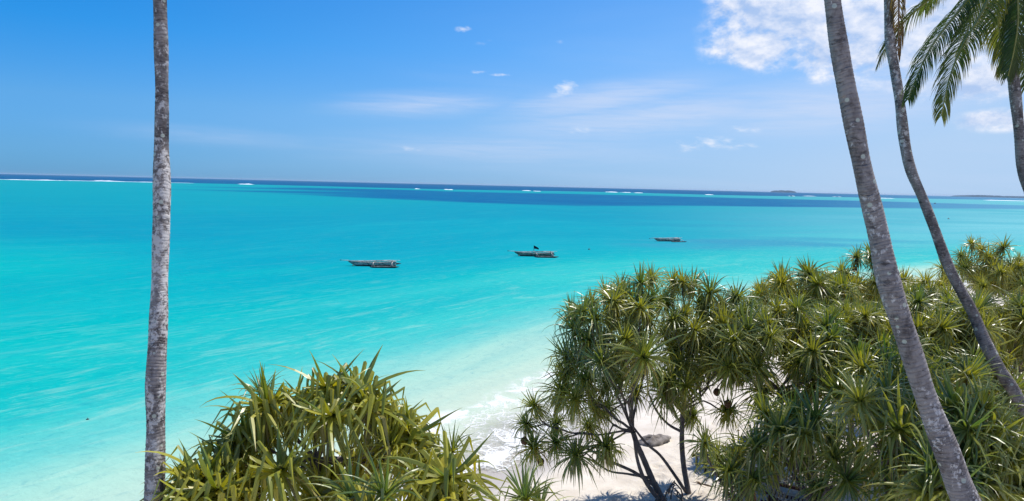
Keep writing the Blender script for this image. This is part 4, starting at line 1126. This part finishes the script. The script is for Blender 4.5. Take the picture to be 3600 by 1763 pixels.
def boat(label, loc, rz, L=5.0, flag=False, small=False, seed=0, sc=1.0):
    rng = random.Random(seed); root = empty('outrigger_boat', loc, rz); root.scale = (sc, sc * 0.95, sc * 0.72)
    tag(root, label, 'boat', 'outrigger boats moored in the lagoon')
    st = []  # stations: x, keel z, half beam, gunwale z
    h = L / 2
    for t in np.linspace(0, 1, 15):
        x = -h + t * L
        bw = 0.36 * (math.sin(math.pi * min(1, max(0, 0.10 + 0.86 * t))) ** 0.5); kz = -0.16 if t < 0.84 else -0.16 + 0.75 * ((t - 0.84) / 0.16) ** 1.3
        gz = 0.50 + 0.22 * (2 * t - 1) ** 2 + 0.05 * t
        st.append((x + (0.35 * ((t - 0.84) / 0.16) if t > 0.84 else 0), kz, max(0.02, bw if t < 0.99 else 0.02), gz))
    vs, fs = [], []; prof = [(1.0, 1.0), (0.98, 0.72), (0.82, 0.40), (0.48, 0.14), (0.0, 0.0)]
    for (x, kz, bw, gz) in st:
        for sgn in (1, -1):
            for q, (bx, hz_) in enumerate(prof if sgn == 1 else prof[-2::-1]): vs.append((x, sgn * bx * bw, kz + (gz - kz) * hz_))
        for bx, hz_ in ((-0.85, 1.0), (-0.8, 0.6), (0, 0.12), (0.8, 0.6), (0.85, 1.0)): vs.append((x, bx * bw, kz + (gz - kz) * hz_ ))
    n = 14
    for i in range(len(st) - 1):
        for j in range(n): fs.append((i * n + j, i * n + (j + 1) % n, (i + 1) * n + (j + 1) % n, (i + 1) * n + j))
    fs += [tuple(range(n))[::-1], tuple((len(st) - 1) * n + j for j in range(n))]
    obj('hull', mesh_from('hull', vs, fs, HULLS[seed], False), root)
    for sgn in (1, -1):
        mb = MB()
        for i in range(len(st) - 1):
            a, c_ = st[i], st[i + 1]; mb.beam((a[0], sgn * a[2], a[3] + 0.02), (c_[0], sgn * c_[2], c_[3] + 0.02), 0.09, 0.06)
        mb.build('gunwale', m_pale_wood, root)
    for x in (-h * 0.75, -h * 0.25, h * 0.3, h * 0.7):
        mb = MB(); mb.box((x, 0, 0.5), (0.18, 0.66, 0.035)); mb.build('thwart', m_pale_wood, root)
    bx = st[-1][0]; gz = st[-1][3]
    mb = MB(); mb.tube([(bx - 0.5, 0, gz - 0.05), (bx + 0.1, 0, gz + 0.06), (bx + 0.75, 0, gz + (0.10 if not small else -0.1))], [0.05, 0.055, 0.035], 7); mb.build('bow_pole', m_pale_wood, root, True)
    mb = MB(); mb.tube([(bx + 0.75, 0, gz + (0.10 if not small else -0.1)), (bx + 0.95, 0, gz + (0.11 if not small else -0.12))], [0.05, 0.04], 7); mb.build('pole_tip', m_dark_wood, root, True)
    # long spars lashed down on the thwarts
    for (x0, x1, y0, z0, z1, r_) in ((h * 1.15, -h * 1.18, 0.12, gz + 0.02, 0.95, 0.045), (h * 0.7, -h * 0.95, -0.14, 0.70, 0.82, 0.04), (h * 0.35, -h * 1.0, 0.02, 0.74, 0.80, 0.05)):
        mb = MB(); pt = [(x0 + (x1 - x0) * t, y0 + rng.uniform(-.03, .03), z0 + (z1 - z0) * t + rng.uniform(-.02, .02)) for t in np.linspace(0, 1, 6)]
        mb.tube(pt, [r_ * (1 - 0.4 * t) for t in np.linspace(0, 1, 6)], 6); mb.build('spar', m_pale_wood, root, True)
    mb = MB()  # furled sail bundle on the spar
    pt = [(h * 0.25 - t * h * 1.1, 0.12 + rng.uniform(-.04, .04), 0.80 + 0.10 * t + rng.uniform(-.02, .02)) for t in np.linspace(0, 1, 10)]
    mb.tube(pt, [0.03] + [0.075 * rng.uniform(0.8, 1.3) for _ in range(8)] + [0.03], 8, jit=0.1, rng=rng); mb.build('furled_sail', m_pale_wood, root, True)
    OY = 1.75
    for x in (-h * 0.02, -h * 0.85):
        mb = MB(); pt = [(x + 0.04 * math.sin(q), OY * q / 3, 0.66 - 0.13 * (q / 3) ** 2 + rng.uniform(-.015, .015)) for q in range(-3, 4)]
        mb.tube(pt, [0.035, 0.04, 0.045, 0.05, 0.045, 0.04, 0.035], 7); mb.build('crossbeam', m_pale_wood, root, True)
    for sgn in (1, -1):
        x0, x1 = h * 0.12, -h * 1.18
        mb = MB(); N = 12; vs, fs = [], []
        for i in range(N + 1):
            t = i / N; x = x0 + (x1 - x0) * t; e = abs(2 * t - 1); ww = 0.085 * max(0.12, 1 - e ** 4); hh = 0.15 * max(0.25, 1 - e ** 5); zc = 0.06 + 0.09 * e ** 3 + 0.05 * t
            for (a_, c_) in ((1, .6), (1, -.6), (.3, -1), (-.3, -1), (-1, -.6), (-1, .6), (-.4, 1), (.4, 1)): vs.append((x, sgn * OY + a_ * ww, zc + c_ * hh))
        for i in range(N):
            for j in range(8): fs.append((i * 8 + j, i * 8 + (j + 1) % 8, (i + 1) * 8 + (j + 1) % 8, (i + 1) * 8 + j))
        fs += [tuple(range(8))[::-1], tuple(N * 8 + j for j in range(8))]
        mb.add(vs, fs); fl = mb.build('outrigger_float', m_dark_wood, root, True)
        mb = MB(); mb.beam((x0 - 0.15, sgn * OY, 0.225), (x1 + 0.3, sgn * OY, 0.255), 0.11, 0.03); mb.build('float_rail', m_pale_wood, fl)
        for x in (-h * 0.02, -h * 0.85):
            for dx in (-0.16, 0.16):
                mb = MB(); mb.tube([(x, sgn * OY * 0.92, 0.58), (x + dx, sgn * OY, 0.2)], [0.028, 0.028], 6); mb.build('strut', m_pale_wood, root)
    mb = MB(); mb.box((-h + 0.05, 0, 0.35), (0.06, 0.5, 0.5)); mb.build('transom', m_pale_wood, root)
    mb = MB(); mb.tube([(-h * 0.82, 0.2, 0.5), (-h * 0.82, 0.2, 1.0)], [0.035, 0.03], 6); mb.build('post', m_dark_wood, root)
    mb = MB(); pr = [(0, .01), (.05, .08), (.11, .11), (.17, .08), (.21, .01)]
    mb.tube([(h * 0.92, 0.30, 0.12 - a_ + 0.1) for a_, _ in pr], [r_ for _, r_ in pr], 10); mb.build('fender', m_buoy, root, True)
    if flag:
        mb = MB(); mb.tube([(0.1 * h, 0.05, 0.5), (0.1 * h, 0.05, 1.95)], [0.035, 0.03], 6); mb.build('flagpole', m_dark_wood, root)
        vs, fs = [], []
        for i in range(7):
            t = i / 6; hgt = 0.55 * (1 - 0.45 * t)
            for j in range(4): vs.append((0.1 * h - t * 0.62, 0.05 + 0.06 * math.sin(t * 7), 1.92 - 0.45 * t ** 1.2 - hgt * j / 3 * (1.0 if t < 0.8 else 0.9)))
        for i in range(6):
            for j in range(3): fs.append((i * 4 + j, i * 4 + j + 1, i * 4 + j + 5, i * 4 + j + 4))
        fm = mesh_from('flag', vs, fs, m_flag, True); obj('flag', fm, root)
    return root


b1 = (-15.7, 77.37, 0.0); b2 = (3.22, 92.57, 0.0); b3 = (28.62, 125.18, 0.0)
boat('weathered outrigger boat on the turquoise water, nearest of the three to the beach, no flag', (b1[0], b1[1], 0), rad(180 + 6), 4.9, seed=1, sc=1.02)
boat('weathered outrigger boat flying a small dark flag', (b2[0], b2[1], 0), rad(180 + 4), 4.7, True, seed=2, sc=1.06)
boat('smallest and farthest outrigger boat, low in the water', (b3[0], b3[1], -0.06), rad(180 + 14), 4.3, small=True, seed=3, sc=1.1)

m_mark = plain('dark_buoy', (0.02, 0.022, 0.025), 0.5, 0.4, 0.2, 4)
for (q, s_, lb) in (((11.83, 104.55, 0.0), 0.20, 'small dark mooring float between the flagged boat and the farthest boat'), ((-16.45, 25.95, 0.0), 0.06, 'tiny dark float in pale water near the upright palm'),
                    ((500.16, 812.68, 0.0), 1.3, 'dark channel marker far out beyond the palms'), ((179.77, 282.22, 0.0), 0.45, 'dark float in the lagoon behind the thin palm')):
    root = empty('mooring_float', (q[0], q[1], 0)); tag(root, lb, 'buoy', 'dark floats in the lagoon')
    mb = MB(); pr = [(-0.5, .05), (-.3, .75), (0, 1), (.35, .8), (.6, .3), (.65, .05)]
    mb.tube([(0, 0, a_ * s_) for a_, _ in pr], [r_ * s_ for _, r_ in pr], 12); mb.build('float_body', m_mark, root, True)
    mb = MB(); mb.tube([(0, 0, .6 * s_), (0, 0, 1.3 * s_)], [.12 * s_, .1 * s_], 8); mb.build('float_ring', m_mark, root, True)

# ------------------------------------------------------------------ things on the sand
m_rock = plain('beach_rock', (0.22, 0.195, 0.175), 0.95, 0.15, 0.45, 5.0, 1.0)
gx, gy, _z = (5.34, 24.12, 1.0)
gz = float(sand_z(np.array(gx), np.array(gy)))
rr = random.Random(5); vs, fs = [], []; NU, NV = 22, 11
for j in range(NV):
    v_ = -0.35 + 1.35 * j / (NV - 1)
    for i in range(NU):
        a = 2 * math.pi * i / NU; r = math.sqrt(max(0.0, 1 - max(0, v_) ** 2.4)) * (1 if v_ < 0 else 1)
        nz = float(fbm(np.array(math.cos(a) * 1.6 + 4), np.array(math.sin(a) * 1.6 + v_ * 2), 4, 77)) - 0.5
        r *= 1 + 0.9 * nz
        vs.append((math.cos(a) * r * 0.62, math.sin(a) * r * 0.42, v_ * 0.25 * (1 + 1.1 * nz) + 0.03 * math.cos(a * 3)))
for j in range(NV - 1):
    for i in range(NU): fs.append((j * NU + i, j * NU + (i + 1) % NU, (j + 1) * NU + (i + 1) % NU, (j + 1) * NU + i))
fs.append(tuple((NV - 1) * NU + i for i in range(NU)))
rock = obj('beach_rock', mesh_from('beach_rock', vs, fs, m_rock, True), None, (gx, gy, gz)); rock.rotation_euler = (0.05, -0.12, 0.5)
tag(rock, 'low grey boulder lying on bare sand seen between the two clear trunks', 'rock')

m_litter = plain('dry_leaf_litter', (0.20, 0.13, 0.08), 0.95, 0.1, 0.5, 3)
lr = random.Random(8); mb = MB()
for i in range(900):
    x, y = lr.uniform(-3, 20), lr.uniform(12, 38)
    if float(offshore(x, y)) > -6: continue
    z = float(sand_z(np.array(x), np.array(y))) + 0.03; a = lr.uniform(0, 6.28); L_ = lr.choice((0.06, 0.1, 0.16, 0.3, 0.55)); w_ = lr.uniform(0.015, 0.04)
    dx, dy = math.cos(a) * L_, math.sin(a) * L_; sx_, sy_ = -math.sin(a) * w_, math.cos(a) * w_
    mb.add([(x - dx, y - dy, z), (x + sx_, y + sy_, z + 0.02 + w_ * 0.4), (x + dx, y + dy, z), (x - sx_, y - sy_, z + 0.005), (x, y, z + 0.05)], [(0, 3, 4), (3, 2, 4), (2, 1, 4), (1, 0, 4), (0, 1, 2, 3)])
tag(mb.build('leaf_litter', m_litter), 'brown fallen leaves and scraps scattered on the sand', kind='stuff')

m_lwood = plain('grey_slat_wood', (0.24, 0.21, 0.19), 0.85, 0.2, 0.35, 6)
m_rwood = plain('dark_red_wood', (0.085, 0.028, 0.026), 0.7, 0.3, 0.35, 6)
m_blue = plain('blue_towel_cloth', (0.02, 0.13, 0.62), 0.95, 0.1, 0.15, 12)


def lounger(label, loc, rz, frame_mat, back=35):
    root = empty('sun_lounger', loc, rz); tag(root, label, 'sun lounger', 'wooden sun loungers under the screw pines')
    L, W, H_ = 1.95, 0.66, 0.33
    for sg in (-1, 1):
        mb = MB(); mb.box((0, sg * W / 2, H_), (L, 0.045, 0.09)); mb.build('side_rail', frame_mat, root)
        for x in (-L / 2 + 0.15, L / 2 - 0.15):
            mb = MB(); mb.box((x, sg * (W / 2 - 0.052), H_ / 2 - 0.01), (0.055, 0.055, H_ + 0.02)); mb.build('leg', frame_mat, root)
    sl = MB(); sl.box((0, 0, 0), (0.065, W - 0.06, 0.02)); sm = sl.mesh('slat', m_lwood)
    n = 13
    for i in range(n): obj('slat', sm, root, (-L / 2 + 0.10 + i * 0.097, 0, H_ + 0.047))
    a = rad(back); px0 = -L / 2 + 0.10 + n * 0.097
    bk = MB()
    for sg in (-1, 1): bk.beam((px0, sg * (W / 2 - 0.10), H_ + 0.05), (px0 + 0.68 * math.cos(a), sg * (W / 2 - 0.10), H_ + 0.05 + 0.68 * math.sin(a)), 0.04, 0.04)
    bo = bk.build('backrest', frame_mat, root)
    for i in range(7):
        s_ = 0.05 + i * 0.097; o = obj('slat', sm, bo, (px0 + s_ * math.cos(a) - 0.03 * math.sin(a), 0, H_ + 0.05 + s_ * math.sin(a) + 0.03 * math.cos(a))); o.rotation_euler = (0, -a, 0)
    return root


def drape(label, loc, rz, pitch, w, l, mat, grp='blue beach towels'):
    rng = random.Random(int(loc[0] * 100)); vs, fs = [], []; nx, ny = 10, 7
    for i in range(nx):
        for j in range(ny):
            u, v_ = i / (nx - 1) - 0.5, j / (ny - 1) - 0.5
            vs.append((u * l, v_ * w, 0.012 * math.sin(u * 14) + 0.01 * math.cos(v_ * 11) - (0.12 * (abs(v_) - 0.42) / 0.08 if abs(v_) > 0.42 else 0) + rng.uniform(0, .006)))
    for i in range(nx - 1):
        for j in range(ny - 1): fs.append((i * ny + j, (i + 1) * ny + j, (i + 1) * ny + j + 1, i * ny + j + 1))
    me = mesh_from('towel', vs, fs, mat, True); o = obj('towel', me, None, loc); o.rotation_euler = (0, -pitch, rz)
    md = o.modifiers.new('thick', 'SOLIDIFY'); md.thickness = 0.018
    tag(o, label, 'towel', grp); return o


def sand_at(q): return (q[0], q[1], float(sand_z(np.array(q[0]), np.array(q[1]))))


L1 = sand_at((7.08, 21.61, 1.0)); lounger('sun lounger with raised back and blue towel, past the straight speckled screw pine', L1, rad(15), m_dark_wood, 42)
drape('blue towel over the raised back of the lounger beyond the straight trunk', (L1[0] + 0.62 * math.cos(rad(15)), L1[1] + 0.62 * math.sin(rad(15)), L1[2] + 0.76), rad(15), rad(42), 0.5, 0.5, m_blue)
L2 = sand_at((8.53, 19.42, 1.0)); lounger('grey slatted sun lounger under the low screw pine, partly hidden by hanging leaves', L2, rad(150), m_rwood, 30)
L3 = sand_at((8.08, 18.06, 1.0)); lounger('dark red framed sun lounger at the bottom of the gap under the fanned tufts', L3, rad(152), m_rwood, 25)
L4 = sand_at((20.12, 30.35, 1.0)); lounger('sun lounger glimpsed through the thicket right of the biggest palm', L4, rad(10), m_rwood, 20)
drape('bright blue towel on the lounger glimpsed right of the biggest palm', (L4[0] + 0.1, L4[1], L4[2] + 0.40), rad(10), 0.0, 0.55, 0.9, m_blue)
L5 = sand_at((14.9, 18.71, 1.0)); lounger('sun lounger in the lower right corner behind streaming leaves', L5, rad(160), m_lwood, 25)
pl0 = sand_at((7.66, 19.79, 1.0)); pl1 = sand_at((8.66, 19.02, 1.0))
mb = MB(); mb.tube([(pl0[0], pl0[1], pl0[2] + 0.95), ((pl0[0] + pl1[0]) / 2, (pl0[1] + pl1[1]) / 2, pl0[2] + 0.62), (pl1[0] + 0.1, pl1[1], pl1[2] + 0.03)], [0.035, 0.04, 0.045], 8)
tag(mb.build('bamboo_pole', m_pale_wood, None, True), 'pale bamboo pole leaning down across the grey slatted lounger', 'pole')

# the bather sitting with her back to us, mostly behind leaves
m_skin = plain('tanned_skin', (0.42, 0.20, 0.12), 0.55, 0.4, 0.08, 5, 0.1)
m_hair = plain('auburn_hair', (0.17, 0.065, 0.030), 0.6, 0.4, 0.35, 25, 0.6)
m_swim = plain('blue_swimsuit', (0.01, 0.22, 0.62), 0.7, 0.3, 0.1, 9)


def bather(loc, rz):
    root = empty('person', loc, rz); tag(root, 'person with long auburn hair sitting with back turned under the low screw pine', 'person')
    seat = 0.42
    J = {'pelvis': (0, 0, seat + 0.12, .135, .11), 'waist': (0, -0.01, seat + 0.30, .115, .09), 'chest': (0, 0.0, seat + 0.50, .135, .10), 'neck0': (0, -0.01, seat + 0.62, .055, .055),
         'neck1': (0, 0.0, seat + 0.70, .05, .05), 'head': (0, 0.015, seat + 0.80, .078, .092), 'crown': (0, 0.01, seat + 0.89, .06, .07)}
    E_ = [('pelvis', 'waist'), ('waist', 'chest'), ('chest', 'neck0'), ('neck0', 'neck1'), ('neck1', 'head'), ('head', 'crown')]
    for sg, nme in ((-1, 'l'), (1, 'r')):
        J['sh' + nme] = (sg * .17, 0, seat + .575, .052, .052); J['el' + nme] = (sg * .24, 0.06, seat + .33, .04, .04); J['wr' + nme] = (sg * .17, 0.28, seat + .23, .026, .026); J['ha' + nme] = (sg * .14, 0.35, seat + .21, .034, .02)
        J['hi' + nme] = (sg * .10, 0.05, seat + .09, .09, .09); J['kn' + nme] = (sg * .13, 0.46, seat + .14, .058, .058); J['an' + nme] = (sg * .13, 0.60, 0.10, .034, .034); J['fo' + nme] = (sg * .14, 0.76, 0.05, .038, .022)
        E_ += [('chest', 'sh' + nme), ('sh' + nme, 'el' + nme), ('el' + nme, 'wr' + nme), ('wr' + nme, 'ha' + nme), ('pelvis', 'hi' + nme), ('hi' + nme, 'kn' + nme), ('kn' + nme, 'an' + nme), ('an' + nme, 'fo' + nme)]
        for f in range(4):
            fx = sg * (.115 + f * .016); J['fa%d' % f + nme] = (fx, 0.40, seat + .205, .009, .009); J['fb%d' % f + nme] = (fx, 0.445 - 0.006 * abs(f - 1.5), seat + .185, .008, .008)
            E_ += [('ha' + nme, 'fa%d' % f + nme), ('fa%d' % f + nme, 'fb%d' % f + nme)]
        J['th' + nme] = (sg * .10, 0.37, seat + .19, .010, .010); E_.append(('ha' + nme, 'th' + nme))
    names = list(J); me = bpy.data.meshes.new('body'); me.from_pydata([J[n][:3] for n in names], [(names.index(a), names.index(b_)) for a, b_ in E_], [])
    bo = obj('body', me, root); sk = bo.modifiers.new('skin', 'SKIN'); sb = bo.modifiers.new('sub', 'SUBSURF'); sb.levels = sb.render_levels = 2
    for i, n in enumerate(names): me.skin_vertices[0].data[i].radius = J[n][3:5]; me.skin_vertices[0].data[i].use_root = (n == 'pelvis')
    me.materials.append(m_skin); sk.use_smooth_shade = True
    mb = MB(); rg = random.Random(3)
    rings = [(seat + .955, .02, .02, 0), (seat + .93, .075, .08, 0), (seat + .86, .105, .115, -.01), (seat + .76, .112, .10, -.04), (seat + .66, .115, .07, -.07), (seat + .52, .13, .05, -.115), (seat + .40, .12, .035, -.125), (seat + .30, .07, .02, -.12)]
    vs, fs = [], []
    for (z, rx_, ry_, oy) in rings:
        for i in range(16):
            a = 2 * math.pi * i / 16; wv = 1 + 0.06 * math.sin(a * 5 + z * 9)
            yy = math.sin(a) * ry_
            if z < seat + .9 and yy > 0: yy *= 0.25 if z < seat + .8 else 0.55
            vs.append((math.cos(a) * rx_ * wv, yy * wv + oy + 0.01, z))
    for j in range(len(rings) - 1):
        for i in range(16): fs.append((j * 16 + i, j * 16 + (i + 1) % 16, (j + 1) * 16 + (i + 1) % 16, (j + 1) * 16 + i))
    obj('hair', mesh_from('hair', vs, fs, m_hair, True), root)
    mb = MB()
    vs, fs = [], []
    for (z, rx_, ry_) in ((seat + .20, .148, .122), (seat + .10, .168, .142), (seat + .02, .150, .135)):
        for i in range(16): a = 2 * math.pi * i / 16; vs.append((math.cos(a) * rx_, math.sin(a) * ry_, z))
    for j in range(2):
        for i in range(16): fs.append((j * 16 + i, j * 16 + (i + 1) % 16, (j + 1) * 16 + (i + 1) % 16, (j + 1) * 16 + i))
    obj('swimsuit', mesh_from('swimsuit', vs, fs, m_swim, True), root)
    mb = MB()
    for sx_ in (-1, 1): mb.tube([(sx_ * .022, .105, seat + .815), (sx_ * .036, .108, seat + .815)], [.011, .011], 6)
    mb.tube([(0, .10, seat + .82), (0, .125, seat + .785), (0, .10, seat + .775)], [.008, .014, .006], 6); mb.build('face', m_skin, root, True)
    return root


pp = sand_at((6.2, 16.6, 0.142)); bather((pp[0], pp[1], pp[2]), rad(-12))
L6 = (pp[0], pp[1], pp[2]); lounger('sun lounger the auburn-haired person is sitting on', (L6[0] - 0.1, L6[1] - 0.02, L6[2]), rad(168), m_lwood, 22)
